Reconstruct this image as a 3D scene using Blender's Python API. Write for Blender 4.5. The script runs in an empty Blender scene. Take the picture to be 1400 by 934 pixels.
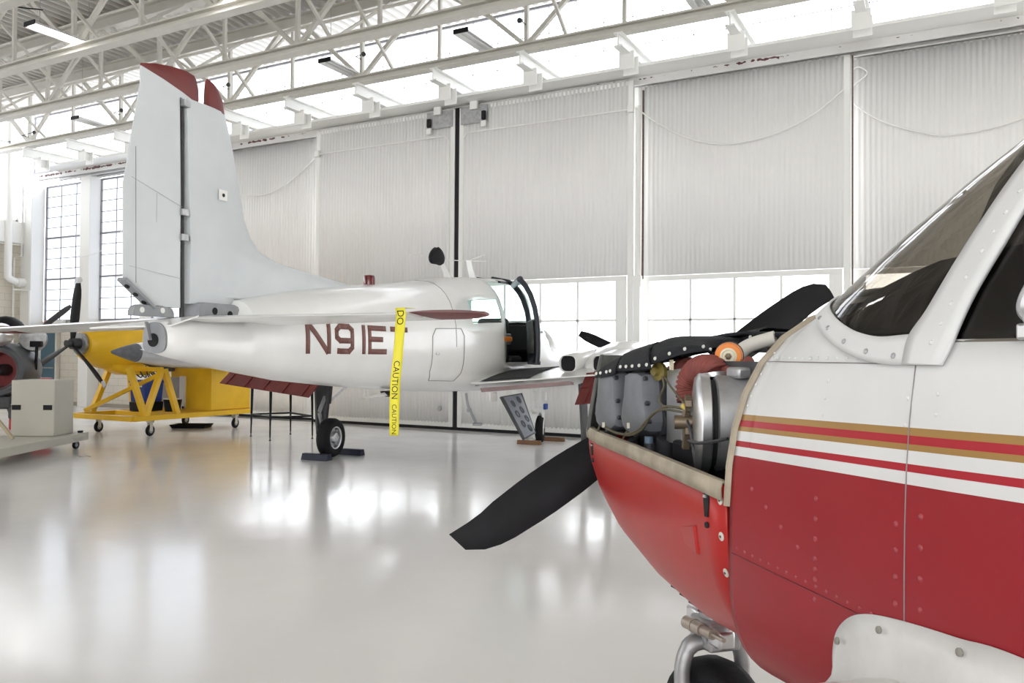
import bpy, math, random
from math import sin, cos, pi, radians
from mathutils import Vector as V, Matrix
random.seed(7)
S = bpy.context.scene
COL = S.collection
# ---------------------------------------------------------------- camera
FPX, CX, CY, CAMH = 1120.0, 700.0, 467.0, 1.5
YAW, PITCH, ROLL = radians(28.5), radians(1.0), radians(.43)
_f0 = V((-sin(YAW), cos(YAW), 0)); _r0 = V((cos(YAW), sin(YAW), 0)); _u0 = V((0, 0, 1))
FW = _f0*cos(PITCH)+_u0*sin(PITCH); _u2 = -_f0*sin(PITCH)+_u0*cos(PITCH)
RT = _r0*cos(ROLL)+_u2*sin(ROLL); UP = -_r0*sin(ROLL)+_u2*cos(ROLL)
CAM = V((0, 0, CAMH))
cd = bpy.data.cameras.new('camera'); cam = bpy.data.objects.new('camera', cd); COL.objects.link(cam)
cd.sensor_width = 36; cd.lens = 36*FPX/1400; cd.clip_start = .05; cd.clip_end = 300
cam.matrix_world = Matrix(((RT.x, UP.x, -FW.x, CAM.x), (RT.y, UP.y, -FW.y, CAM.y), (RT.z, UP.z, -FW.z, CAM.z), (0, 0, 0, 1)))
S.camera = cam
class Frame:                                   # a thing's own axes: x right, y forward, z up
    def __init__(s, o, deg):
        s.o = V(o); s.M = Matrix.Rotation(radians(deg), 3, 'Z'); s.deg = deg
    def loc(s, p): return s.M.transposed() @ (V(p)-s.o)
    def at(s, px, py, **k):                    # where a line of sight meets the thing's own plane x/y/z = value
        ax = 'xyz'.index(list(k)[0]); val = list(k.values())[0]
        o = s.loc(CAM); d = s.M.transposed() @ (FW+RT*((px-CX)/FPX)-UP*((py-CY)/FPX))
        return o+d*((val-o[ax])/d[ax])
ROOM = Frame((0, 0, 0), 0)
# ---------------------------------------------------------------- materials
MATS = {}
def mat(name, col, rough=.5, metal=0, var=0, vscale=6, bump=0, bscale=40, coat=0, spec=.5, stretch=None, emit=None, estr=0):
    if name in MATS: return MATS[name]
    m = bpy.data.materials.new(name); m.use_nodes = True; N = m.node_tree.nodes; L = m.node_tree.links
    b = N['Principled BSDF']; b.inputs['Base Color'].default_value = (*col, 1); b.inputs['Roughness'].default_value = rough
    b.inputs['Metallic'].default_value = metal; b.inputs['Coat Weight'].default_value = coat; b.inputs['Coat Roughness'].default_value = .08
    b.inputs['Specular IOR Level'].default_value = spec
    if emit: b.inputs['Emission Color'].default_value = (*emit, 1); b.inputs['Emission Strength'].default_value = estr
    if var or bump:
        tc = N.new('ShaderNodeTexCoord'); mp = N.new('ShaderNodeMapping'); L.new(tc.outputs['Object'], mp.inputs[0])
        if stretch: mp.inputs['Scale'].default_value = stretch
    if var:
        n = N.new('ShaderNodeTexNoise'); n.inputs['Scale'].default_value = vscale; n.inputs['Detail'].default_value = 4; L.new(mp.outputs[0], n.inputs['Vector'])
        r = N.new('ShaderNodeValToRGB'); r.color_ramp.elements[0].position = .3; r.color_ramp.elements[1].position = .7
        r.color_ramp.elements[0].color = (*[c*(1-var) for c in col], 1); r.color_ramp.elements[1].color = (*[min(1, c*(1+var*.5)) for c in col], 1)
        L.new(n.outputs[0], r.inputs[0]); L.new(r.outputs[0], b.inputs['Base Color'])
    if bump:
        n2 = N.new('ShaderNodeTexNoise'); n2.inputs['Scale'].default_value = bscale; L.new(mp.outputs[0], n2.inputs['Vector'])
        bp = N.new('ShaderNodeBump'); bp.inputs['Strength'].default_value = bump; bp.inputs['Distance'].default_value = .01
        L.new(n2.outputs[0], bp.inputs['Height']); L.new(bp.outputs[0], b.inputs['Normal'])
    MATS[name] = m; return m
def glass(name, tint, gl=.1, rough=.02):
    m = bpy.data.materials.new(name); m.use_nodes = True; N = m.node_tree.nodes; L = m.node_tree.links
    N.remove(N['Principled BSDF'])
    t = N.new('ShaderNodeBsdfTransparent'); t.inputs[0].default_value = (*tint, 1)
    g = N.new('ShaderNodeBsdfGlossy'); g.inputs['Roughness'].default_value = rough
    lw = N.new('ShaderNodeLayerWeight'); pw = N.new('ShaderNodeMath'); pw.operation = 'POWER'; pw.inputs[1].default_value = 5; L.new(lw.outputs['Facing'], pw.inputs[0])
    mr = N.new('ShaderNodeMapRange'); mr.inputs['To Min'].default_value = .045; mr.inputs['To Max'].default_value = 1; L.new(pw.outputs[0], mr.inputs[0])
    x = N.new('ShaderNodeMixShader'); L.new(mr.outputs[0], x.inputs[0]); L.new(t.outputs[0], x.inputs[1]); L.new(g.outputs[0], x.inputs[2])
    L.new(x.outputs[0], N['Material Output'].inputs[0]); MATS[name] = m; return m
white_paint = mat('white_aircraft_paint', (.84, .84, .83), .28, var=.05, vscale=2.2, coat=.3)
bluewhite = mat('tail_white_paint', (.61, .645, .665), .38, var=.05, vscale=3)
white_metal = mat('white_steel_paint', (.82, .82, .80), .5)
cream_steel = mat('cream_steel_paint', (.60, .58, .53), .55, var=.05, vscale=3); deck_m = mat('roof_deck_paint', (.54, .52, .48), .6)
door_white = mat('door_sheet_paint', (.82, .815, .805), .5, var=.04, vscale=.6)
rust = mat('rust', (.13, .085, .07), .8, var=.4, vscale=30)
black = mat('black_paint', (.007, .007, .009), .5, spec=.25)
navy = mat('dark_trim', (.012, .016, .026), .4)
rubber = mat('tyre_rubber', (.009, .009, .011), .75, spec=.25, bump=.2, bscale=60)
blackrub = mat('baffle_rubber', (.015, .016, .020), .8, spec=.3, bump=.35, bscale=90, var=.3, vscale=20)
red_paint = mat('faded_red_paint', (.17, .024, .022), .5, var=.15, vscale=5)
darkred = mat('flap_red_paint', (.15, .02, .017), .55, var=.25, vscale=6)
brownred = mat('registration_paint', (.19, .075, .06), .55, var=.1, vscale=8)
cowl_red = mat('cowl_red_paint', (.37, .016, .014), .36, var=.10, vscale=4, spec=.35)
tan = mat('worn_tan_edging', (.36, .31, .235), .75, var=.3, vscale=14, bump=.05)
alu = mat('aluminium', (.62, .62, .63), .32, metal=.9, var=.15, vscale=8)
dullalu = mat('dull_aluminium', (.42, .42, .43), .45, metal=.7, var=.25, vscale=14)
silver = mat('polished_skin', (.72, .72, .73), .28, metal=.75, var=.12, vscale=4)
rib_grey = mat('primer_grey', (.30, .31, .33), .55, var=.15, vscale=10)
cast_grey = mat('cast_grey_paint', (.14, .145, .16), .5, var=.2, vscale=15)
gunmetal = mat('gunmetal', (.06, .06, .066), .5, metal=.4, var=.2, vscale=20)
hole_black = mat('hole_black', (.006, .006, .007), .8)
yellow = mat('yellow_machine_paint', (.80, .47, .012), .42, var=.08, vscale=4)
hose_red = mat('intake_hose_red', (.22, .055, .045), .75, var=.15, vscale=30)
orange = mat('filter_orange', (.75, .22, .02), .5)
cream = mat('cream_plastic', (.70, .64, .48), .5)
wire_m = mat('olive_wire', (.085, .072, .042), .6)
seat_dark = mat('cabin_dark_fabric', (.02, .019, .02), .8)
cab_black = mat('cabin_lining', (.035, .033, .033), .8)
tapey = mat('yellow_tape', (.83, .74, .03), .4)
wood = mat('brown_wood', (.22, .11, .055), .7, var=.3, vscale=14, stretch=(1, 6, 6))
bluewood = mat('blue_black_chock_paint', (.012, .014, .035), .6)
beige = mat('beige_cabinet_paint', (.50, .48, .42), .5, var=.04, vscale=3)
blue = mat('blue_plastic', (.012, .05, .30), .4)
teal = mat('teal_door_paint', (.07, .14, .19), .5)
brick_m = None
tube_on = mat('lit_tube', (1, 1, 1), .4, emit=(1, .98, .95), estr=9)
tube_off = mat('white_reflector', (.85, .85, .85), .4)
wglass = glass('window_pane', (.97, .98, 1.0)); agl = glass('canopy_glass', (.54, .51, .46)); bgl = glass('cabin_glass_green', (.80, .95, .92))
dgl = glass('side_window_tint', (.16, .16, .16))
frosted = glass('frosted_pane', (.64, .655, .69))
clearplastic = glass('plastic_wrap', (.9, .9, .92), rough=.2)
def brick(name, col):
    m = mat(name, col, .6); N = m.node_tree.nodes; L = m.node_tree.links; b = N['Principled BSDF']
    tc = N.new('ShaderNodeTexCoord'); mp = N.new('ShaderNodeMapping'); mp.inputs['Rotation'].default_value = (radians(90), 0, 0)
    sx = N.new('ShaderNodeSeparateXYZ'); cb = N.new('ShaderNodeCombineXYZ'); ad = N.new('ShaderNodeMath')
    L.new(tc.outputs['Object'], sx.inputs[0]); L.new(sx.outputs[0], ad.inputs[0]); L.new(sx.outputs[1], ad.inputs[1]); L.new(ad.outputs[0], cb.inputs[0]); L.new(sx.outputs[2], cb.inputs[1])
    br = N.new('ShaderNodeTexBrick'); br.inputs['Scale'].default_value = 1; br.inputs['Brick Width'].default_value = .4; br.inputs['Row Height'].default_value = .2
    br.inputs['Mortar Size'].default_value = .006; br.inputs['Color1'].default_value = (*col, 1); br.inputs['Color2'].default_value = (*[c*.97 for c in col], 1); br.inputs['Mortar'].default_value = (*[c*.72 for c in col], 1)
    L.new(cb.outputs[0], br.inputs[0]); L.new(br.outputs[0], b.inputs['Base Color'])
    return m
brick_m = brick('painted_block', (.66, .62, .54))
def floor_mat():
    m = mat('epoxy_floor', (.80, .79, .78), .2, var=.05, vscale=.55); N = m.node_tree.nodes; L = m.node_tree.links; b = N['Principled BSDF']
    n = N.new('ShaderNodeTexNoise'); n.inputs['Scale'].default_value = 1.3; n.inputs['Detail'].default_value = 5
    tc = N.new('ShaderNodeTexCoord'); L.new(tc.outputs['Object'], n.inputs['Vector'])
    mr = N.new('ShaderNodeMapRange'); mr.inputs['To Min'].default_value = .09; mr.inputs['To Max'].default_value = .20; L.new(n.outputs[0], mr.inputs[0]); L.new(mr.outputs[0], b.inputs['Roughness'])
    n2 = N.new('ShaderNodeTexNoise'); n2.inputs['Scale'].default_value = 3.0; L.new(tc.outputs['Object'], n2.inputs['Vector'])
    bp = N.new('ShaderNodeBump'); bp.inputs['Strength'].default_value = .08; bp.inputs['Distance'].default_value = .02; L.new(n2.outputs[0], bp.inputs['Height']); L.new(bp.outputs[0], b.inputs['Normal'])
    return m
def striped(name):                              # white over red with the gold and red cheat lines, by height on the fuselage
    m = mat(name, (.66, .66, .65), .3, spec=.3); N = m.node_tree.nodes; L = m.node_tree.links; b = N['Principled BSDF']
    tc = N.new('ShaderNodeTexCoord'); sx = N.new('ShaderNodeSeparateXYZ'); L.new(tc.outputs['Object'], sx.inputs[0])
    a = N.new('ShaderNodeMath'); a.operation = 'MULTIPLY_ADD'; a.inputs[1].default_value = .031; L.new(sx.outputs[1], a.inputs[0]); L.new(sx.outputs[2], a.inputs[2])
    off = .031*1.42                              # z + .031*(y+1.42)
    mr = N.new('ShaderNodeMapRange'); mr.inputs['From Min'].default_value = 1.2-off; mr.inputs['From Max'].default_value = 1.5-off; L.new(a.outputs[0], mr.inputs[0])
    r = N.new('ShaderNodeValToRGB'); cr = r.color_ramp; cr.interpolation = 'CONSTANT'; L.new(mr.outputs[0], r.inputs[0])
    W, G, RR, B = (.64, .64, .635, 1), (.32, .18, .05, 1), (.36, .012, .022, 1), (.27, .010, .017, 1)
    stops = [(0, B), (1.297, W), (1.316, RR), (1.327, W), (1.3475, G), (1.357, RR), (1.369, G), (1.381, W)]
    cr.elements[0].position = 0; cr.elements[0].color = B; cr.elements[1].position = (1.297-1.2)/.3; cr.elements[1].color = W
    for z, c in stops[2:]:
        e = cr.elements.new((z-1.2)/.3); e.color = c
    n = N.new('ShaderNodeTexNoise'); n.inputs['Scale'].default_value = 5; n.inputs['Detail'].default_value = 5; L.new(tc.outputs['Object'], n.inputs['Vector'])
    m2 = N.new('ShaderNodeMapRange'); m2.inputs['To Min'].default_value = .86; m2.inputs['To Max'].default_value = 1.08; L.new(n.outputs[0], m2.inputs[0])
    mx = N.new('ShaderNodeVectorMath'); mx.operation = 'SCALE'; L.new(r.outputs[0], mx.inputs[0]); L.new(m2.outputs[0], mx.inputs['Scale']); L.new(mx.outputs[0], b.inputs['Base Color'])
    m3 = N.new('ShaderNodeMapRange'); m3.inputs['To Min'].default_value = .28; m3.inputs['To Max'].default_value = .42; L.new(n.outputs[0], m3.inputs[0]); L.new(m3.outputs[0], b.inputs['Roughness'])
    return m
stripe_m = striped('red_white_livery')
# ---------------------------------------------------------------- mesh builder
def basis(d):
    d = V(d).normalized(); a = V((0, 0, 1)) if abs(d.z) < .95 else V((1, 0, 0))
    x = a.cross(d).normalized(); return x, d.cross(x).normalized(), d
class MB:
    def __init__(s): s.v = []; s.f = []; s.m = []
    def add(s, vs, fs, m=0):
        o = len(s.v); s.v += [tuple(p) for p in vs]; s.f += [tuple(i+o for i in f) for f in fs]; s.m += [m]*len(fs); return s
    def hexa(s, p, m=0): return s.add(p, [(0, 3, 2, 1), (4, 5, 6, 7), (0, 1, 5, 4), (1, 2, 6, 5), (2, 3, 7, 6), (3, 0, 4, 7)], m)
    def box(s, c, d, m=0, rz=0):
        c = V(c); R_ = Matrix.Rotation(radians(rz), 3, 'Z'); x, y, z = d[0]/2, d[1]/2, d[2]/2
        return s.hexa([c+R_ @ V(q) for q in ((-x, -y, -z), (x, -y, -z), (x, y, -z), (-x, y, -z), (-x, -y, z), (x, -y, z), (x, y, z), (-x, y, z))], m)
    def bar(s, p, q, w, h, m=0, up=(0, 0, 1)):
        p, q = V(p), V(q); d = (q-p).normalized(); u = V(up)
        if abs(u.dot(d)) > .97: u = V((0, 1, 0))
        x = d.cross(u).normalized()*(w/2); y = x.cross(d).normalized()*(h/2)
        return s.hexa([p-x-y, p+x-y, p+x+y, p-x+y, q-x-y, q+x-y, q+x+y, q-x+y], m)
    def ibeam(s, p, q, w, h, t=.02, m=0):
        p, q = V(p), V(q); z = V((0, 0, h/2-t/2)); s.bar(p+z, q+z, w, t, m); s.bar(p-z, q-z, w, t, m); return s.bar(p, q, t, h-2*t, m)
    def ring(s, c, d, r, n=16, ry=None):
        x, y, _ = basis(d); return [V(c)+x*(r*cos(2*pi*i/n))+y*((ry or r)*sin(2*pi*i/n)) for i in range(n)]
    def loft(s, rings, m=0, closed=True, cap0=True, cap1=True):
        n = len(rings[0]); vs = [p for r in rings for p in r]; fs = []
        for k in range(len(rings)-1):
            for i in range(n if closed else n-1):
                j = (i+1) % n; fs.append((k*n+i, k*n+j, (k+1)*n+j, (k+1)*n+i))
        if cap0 and closed: fs.append(tuple(range(n-1, -1, -1)))
        if cap1 and closed: fs.append(tuple((len(rings)-1)*n+i for i in range(n)))
        return s.add(vs, fs, m)
    def cyl(s, p, q, r, r2=None, n=16, m=0):
        d = V(q)-V(p); return s.loft([s.ring(p, d, r, n), s.ring(q, d, r if r2 is None else r2, n)], m)
    def tube(s, pts, r, n=8, m=0):
        pts = [V(p) for p in pts]; rs = r if isinstance(r, (list, tuple)) else [r]*len(pts); rings = []; px = None
        for i, p in enumerate(pts):
            d = (pts[min(i+1, len(pts)-1)]-pts[max(i-1, 0)]).normalized()
            if px is None: px = basis(d)[0]
            px = (px-d*px.dot(d)).normalized(); py = d.cross(px)
            rings.append([p+px*(rs[i]*cos(2*pi*k/n))+py*(rs[i]*sin(2*pi*k/n)) for k in range(n)])
        return s.loft(rings, m)
    def lathe(s, prof, o, d, n=24, m=0, cap=True):   # prof: (radius, distance along d)
        o = V(o); dn = V(d).normalized(); return s.loft([s.ring(o+dn*h, d, max(r, .0004), n) for r, h in prof], m, cap0=cap, cap1=cap)
    def prism(s, a, b, m=0):                    # two matching outlines
        n = len(a); return s.loft([a, b], m)
    def grid(s, rows, m=0): return s.loft(rows, m, closed=False)
    def dome(s, c, d, r, h, n=8, m=0): return s.lathe([(r, 0), (r*.85, h*.6), (r*.4, h)], c, d, n, m)
    def build(s, name, mats, parent=None, ang=38, bevel=0, solid=0, solid_mat=0, off=-1, sub=0):
        me = bpy.data.meshes.new(name); me.from_pydata(s.v, [], s.f)
        for k in (mats if isinstance(mats, (list, tuple)) else [mats]): me.materials.append(k)
        for p, mi in zip(me.polygons, s.m): p.material_index = mi
        me.validate(); me.polygons.foreach_set('use_smooth', [True]*len(me.polygons)); me.set_sharp_from_angle(angle=radians(ang)); me.update()
        o = bpy.data.objects.new(name, me); COL.objects.link(o)
        if parent: o.parent = parent
        if sub: md = o.modifiers.new('s', 'SUBSURF'); md.levels = md.render_levels = sub
        if solid: md = o.modifiers.new('t', 'SOLIDIFY'); md.thickness = solid; md.offset = off; md.material_offset = solid_mat; md.material_offset_rim = 0
        if bevel: md = o.modifiers.new('b', 'BEVEL'); md.width = bevel; md.segments = 2; md.limit_method = 'ANGLE'; md.angle_limit = radians(50)
        return o
def tag(o, label, cat, group=None, kind=None):
    o['label'] = label; o['category'] = cat
    if group: o['group'] = group
    if kind: o['kind'] = kind
    return o
def thing(name, label, cat, loc=(0, 0, 0), rz=0, group=None):
    o = bpy.data.objects.new(name, None); COL.objects.link(o); o.location = loc; o.rotation_euler = (0, 0, radians(rz)); o.empty_display_size = .2
    return tag(o, label, cat, group)
def struct(o, label, cat): return tag(o, label, cat, kind='structure')
ORD = ['first', 'second', 'third', 'fourth', 'fifth', 'sixth', 'seventh', 'eighth', 'ninth', 'tenth', 'eleventh', 'twelfth', 'thirteenth', 'fourteenth']
def lerp(tab, y):
    t = sorted(tab)
    if y <= t[0][0]: return list(t[0][1:])
    for a, b in zip(t, t[1:]):
        if y <= b[0]:
            k = (y-a[0])/(b[0]-a[0]); return [p+(q-p)*k for p, q in zip(a[1:], b[1:])]
    return list(t[-1][1:])
def smooth_path(pts, k=6):                      # Catmull-Rom
    pts = [V(p) for p in pts]; P = [pts[0]*2-pts[1]]+pts+[pts[-1]*2-pts[-2]]; out = []
    for i in range(1, len(P)-2):
        for j in range(k):
            t = j/k; a, b, c, d = P[i-1], P[i], P[i+1], P[i+2]
            out.append(.5*((2*b)+(c-a)*t+(2*a-5*b+4*c-d)*t*t+(3*b-a-3*c+d)*t**3))
    return out+[pts[-1]]
#PART2
# ================================================================ THE HANGAR
XL, YB, ZD = -24.2, 14.6, 8.55
struct(MB().box((-4, 1.4, -.05), (42, 27, .1)).build('floor', floor_mat()), 'glossy white epoxy hangar floor', 'floor')
# corrugated roof deck, ribs running towards the doors
prof = []; x = XL-.3
while x < 12:
    prof += [(x, ZD), (x+.09, ZD), (x+.115, ZD+.06), (x+.205, ZD+.06)]; x += .23
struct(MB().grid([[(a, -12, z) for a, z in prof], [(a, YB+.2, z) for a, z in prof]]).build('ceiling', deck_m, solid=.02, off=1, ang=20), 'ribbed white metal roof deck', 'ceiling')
# back wall left of the doors: painted block below, posts, glazing above
w = MB(); w.box((-20.2, YB+.12, 1.2), (8.2, .24, 2.4)); struct(w.build('wall_back', brick_m), 'cream painted block wall under the far left windows', 'wall')
w = MB(); w.box((XL-.12, 5, 2.32), (.24, 19.6, 4.64)); struct(w.build('wall_left', brick_m), 'cream painted block wall on the left', 'wall')
struct(MB().box((XL+.05, 5, 4.97), (.42, 19.4, .62)).build('trim_1', white_metal, bevel=.01), 'deep white ledge along the left wall', 'trim')
struct(MB().box((-23.85, 14.38, 3.2), (.5, .4, 6.4)).build('trim_2', white_metal, bevel=.01), 'white corner column', 'trim')
struct(MB().box((-21.25, 14.42, 3.25), (.42, .34, 6.5)).build('trim_3', white_metal, bevel=.01), 'white column between the tall windows', 'trim')
struct(MB().box((-18.95, 14.5, 3.25), (.2, .3, 6.5)).build('trim_4', white_metal, bevel=.01), 'white column behind the tail fin', 'trim')
mull = mat('mullion_grey', (.25, .25, .27), .5)
def window(name, p, q, cols, rows, label, thick=(), axis='x', t=.018, m=None, T=.05, gm=None):
    # p, q = (along, z) corners in a wall plane
    f = MB(); g = MB(); (a0, z0), (a1, z1) = p, q
    pl = YB if axis == 'x' else XL
    P = (lambda a, z: (a, pl, z)) if axis == 'x' else (lambda a, z: (pl, a, z))
    for i in range(cols+1):
        a = a0+(a1-a0)*i/cols; e = T if i in (0, cols) else t; f.bar(P(a, z0), P(a, z1), e, e)
    for j in range(rows+1):
        z = z0+(z1-z0)*j/rows; e = T if (j in (0, rows) or j in thick) else t; f.bar(P(a0, z), P(a1, z), e, e)
    o = f.build(name, m or rib_grey); struct(o, label, 'window')
    if axis == 'x': g.box(((a0+a1)/2, pl+.02, (z0+z1)/2), (a1-a0, .006, z1-z0))
    else: g.box((pl-.02, (a0+a1)/2, (z0+z1)/2), (.006, a1-a0, z1-z0))
    g.build('pane', gm or wglass, o); return o
window('window_1', (-23.55, 2.42), (-21.46, 6.35), 3, 13, 'tall multi-pane window in the far left corner', (4, 8), t=.02, m=mull, gm=frosted)
window('window_2', (-21.04, 2.42), (-19.05, 6.35), 3, 13, 'tall multi-pane window right of the white column', (4, 8), t=.02, m=mull, gm=frosted)
window('window_3', (-18.85, 2.42), (-16.25, 6.35), 4, 13, 'tall multi-pane window behind the tail fin', (4, 8), t=.02, m=mull, gm=frosted)
window('window_4', (XL, 6.82), (8.15, 8.5), 55, 3, 'long band of clerestory glazing above the hangar doors', t=.012, m=mull)
window('window_5', (11.75, 5.3), (14.1, 8.5), 2, 3, 'upper window in the left wall', axis='y', m=white_metal, T=.12)
window('window_6', (5.0, 5.3), (11.4, 8.5), 6, 3, 'upper window further along the left wall', axis='y', m=white_metal, T=.12)
struct(MB().box((XL, 11.58, 6.9), (.3, .3, 3.2)).build('trim_5', mat('dark_blue_post', (.02, .025, .08), .5)), 'dark post between the upper left windows', 'trim')
# header, soffit and the three door tracks
struct(MB().box((-7, 14.62, 6.69), (30.4, .14, .26)).build('trim_6', white_metal), 'white header under the clerestory glazing', 'trim')
struct(MB().box((-7, 14.02, 6.575), (30.2, 1.06, .05)).build('trim_7', white_metal), 'white soffit ledge over the door tracks', 'trim')
def rail_mat():
    m = mat('flaking_track_paint', (.70, .695, .68), .5); N = m.node_tree.nodes; L = m.node_tree.links; b = N['Principled BSDF']
    tc = N.new('ShaderNodeTexCoord'); n = N.new('ShaderNodeTexNoise'); n.inputs['Scale'].default_value = 9; n.inputs['Detail'].default_value = 6; L.new(tc.outputs['Object'], n.inputs['Vector'])
    n2 = N.new('ShaderNodeTexNoise'); n2.inputs['Scale'].default_value = .55; L.new(tc.outputs['Object'], n2.inputs['Vector'])
    a = N.new('ShaderNodeMath'); a.operation = 'ADD'; L.new(n.outputs[0], a.inputs[0]); L.new(n2.outputs[0], a.inputs[1])
    sx = N.new('ShaderNodeSeparateXYZ'); L.new(tc.outputs['Object'], sx.inputs[0])
    g = N.new('ShaderNodeMath'); g.operation = 'SUBTRACT'; g.inputs[1].default_value = 6.51; L.new(sx.outputs[2], g.inputs[0])
    ab = N.new('ShaderNodeMath'); ab.operation = 'ABSOLUTE'; L.new(g.outputs[0], ab.inputs[0])
    c = N.new('ShaderNodeMath'); c.operation = 'MULTIPLY_ADD'; c.inputs[1].default_value = -6; L.new(ab.outputs[0], c.inputs[0]); L.new(a.outputs[0], c.inputs[2])
    t = N.new('ShaderNodeMath'); t.operation = 'GREATER_THAN'; t.inputs[1].default_value = 1.01; L.new(c.outputs[0], t.inputs[0])
    x = N.new('ShaderNodeMix'); x.data_type = 'RGBA'; x.inputs[6].default_value = (.70, .695, .68, 1); x.inputs[7].default_value = (.10, .025, .025, 1)
    L.new(t.outputs[0], x.inputs[0]); L.new(x.outputs[2], b.inputs['Base Color']); return m
railm = rail_mat()
for i, y in enumerate((14.03, 14.28, 14.53)):
    r = MB(); x0 = -23.0+.55*i; r.box(((x0+8)/2, y, 6.47), (8-x0, .05, .16)); r.box(((x0+8)/2, y-.03, 6.40), (8-x0, .09, .02))
    struct(r.build('trim_%d' % (8+i), railm), ['front', 'middle', 'rear'][i]+' white overhead door track with flaking paint', 'trim')
# ---------------------------------------------------------------- sliding door leaves
def corr(mb, x0, x1, z0, z1, y, d=.007, n=42):
    p = (x1-x0)/n; pr = []
    for i in range(n):
        a = x0+i*p; pr += [(a, y), (a+p*.42, y), (a+p*.55, y+d), (a+p*.87, y+d)]
    pr.append((x1, y)); mb.grid([[(a, b, z0) for a, b in pr], [(a, b, z1) for a, b in pr]])
def leaf(i, x0, x1, y, label, edge=True):
    f = MB(); x0 += .005; x1 -= .005
    for a in (x0+.05, x1-.05): f.box((a, y+.045, 3.27), (.10, .07, 6.42))
    a0, a1 = x0+.10, x1-.10
    f.box(((a0+a1)/2, y+.045, .11), (a1-a0, .06, .10)); f.box(((a0+a1)/2, y+.045, 6.44), (a1-a0, .06, .08))
    o = f.build('door_%d' % i, white_metal, bevel=.006); struct(o, label, 'door')
    s = MB(); corr(s, a0, a1, .14, 1.36, y+.012); corr(s, a0, a1, 2.96, 6.5, y+.012); s.build('corrugated_sheet', door_white, o, ang=15, solid=.01, off=-1)
    wf = MB(); b0, b1 = a0+.02, a1-.02
    for z in (1.40, 2.91): wf.box(((b0+b1)/2, y+.03, z), (b1-b0, .07, .09))
    wf.box(((b0+b1)/2, y+.03, 2.16), (b1-b0, .05, .04))
    c0, c1 = x0+.30, x1-.30
    for a, ww in ((b0+.10, .20), (b1-.10, .20)): wf.box((a, y+.03, 2.155), (ww, .07, 1.42))
    for k in (1, 2, 3): wf.box((c0+(c1-c0)*k/4, y+.03, 2.155), (.045, .05, 1.42))
    w_ = wf.build('window_frame', white_metal, o, bevel=.004)
    MB().box(((b0+b1)/2, y+.05, 2.155), (b1-b0, .006, 1.42)).build('pane', wglass, w_)
    MB().box(((x0+x1)/2, y+.055, .03), (x1-x0, .075, .062)).build('bottom_seal', black, o)
    return o
for i_, y_ in enumerate((13.955, 14.205, 14.455)): struct(MB().box((-5 + .5*i_, y_, .003), (23.0-i_, .09, .006)).build('trim_%d' % (11+i_), black), ['front', 'middle', 'rear'][i_]+' dark door guide in the floor', 'trim')
D = {}
D[1] = leaf(1, -16.25, -12.56, 14.15, 'recessed corrugated white door leaf left of the centre pair, beside the tail fin')
D[2] = leaf(2, -12.56, -8.90, 13.90, 'left leaf of the centre pair of corrugated white hangar doors')
D[3] = leaf(3, -8.80, -5.10, 13.90, 'right leaf of the centre pair of corrugated white hangar doors')
D[4] = leaf(4, -5.20, -1.50, 14.15, 'recessed corrugated white door leaf right of the centre pair')
D[5] = leaf(5, -1.62, 2.08, 14.40, 'rearmost corrugated white door leaf behind the windshield of the red aircraft')
D[6] = leaf(6, 2.15, 5.85, 14.40, 'corrugated white door leaf at the far right')
MB().box((-8.85, 13.96, 3.25), (.115, .05, 6.5)).build('meeting_seal', black, D[2])
for i, xs, sgn in ((2, -9.38, 1), (3, -8.32, -1)):      # top rollers by the meeting edge
    y = 13.9; p = MB(); p.box((xs+.12*sgn, y-.01, 6.3), (.62, .012, .34)); h = p.build('hanger_plate', dullalu, D[i])
    MB().box((xs+.1*sgn, y-.05, 6.5), (.17, .06, .22)).build('hanger_strap', white_metal, D[i], bevel=.005)
    MB().box((xs-.12*sgn, y-.045, 6.25), (.09, .06, .18)).build('roller', black, D[i], bevel=.02)
    MB().box((xs-.12*sgn, y-.04, 6.08), (.12, .05, .12)).build('roller_box', white_metal, D[i], bevel=.01)
    q = MB(); xa, xb = ((-12.45, -9.0) if i == 2 else (-8.7, -5.2))
    pts = [(xa, y-.02, 5.95), (xb-.12, y-.02, 5.95), (xb-.02, y-.02, 5.85), (xb-.02, y-.02, 3.1)] if i == 2 else [(xa+.02, y-.02, 5.85), (xa+.1, y-.02, 5.95), (xb+.1, y-.02, 5.95)]
    q.tube(pts, .014, 6).build('conduit', white_metal, D[i])
    MB().box((-12.5 if i == 2 else -5.14, y-.03, 5.96), (.12, .06, .14)).build('junction_box', white_metal, D[i], bevel=.01)
for k in (2, 3):
    for sx in (-9.2, -8.5):
        if (k == 2) == (sx < -8.85): MB().cyl((sx, 13.905, .42), (sx, 13.875, .42), .045).build('lock_eye', dullalu, D[k])
pp = MB(); pp.cyl((-5.02, 13.93, 2.95), (-5.02, 13.93, 6.0), .05, n=12); pp.box((-5.02, 13.93, 2.85), (.15, .1, .2)); pp.box((-5.02, 13.93, 1.45), (.12, .08, 2.7)); pp.build('edge_pipe', white_metal, D[3])
MB().box((-4.955, 14.02, 4.6), (.022, .05, 3.4)).build('rusty_edge_strip', rust, D[3])
MB().box((-1.475, 14.2, 4.2), (.022, .05, 4.4)).build('rusty_edge_strip', rust, D[4])
def cable(pts, r, label, group=None):
    return tag(MB().tube(smooth_path(pts, 8), r, 6).build('hanging_cable', white_metal), label, 'cable', group)
cable([(-5.05, 13.86, 5.96), (-4.6, 14.1, 5.62), (-4.0, 14.1, 5.3), (-3.4, 14.1, 5.17), (-2.7, 14.1, 5.25), (-2.1, 14.1, 5.48), (-1.6, 14.1, 5.84)], .013, 'thin cable hanging in a curve across the door leaf right of the centre pair')
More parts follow.
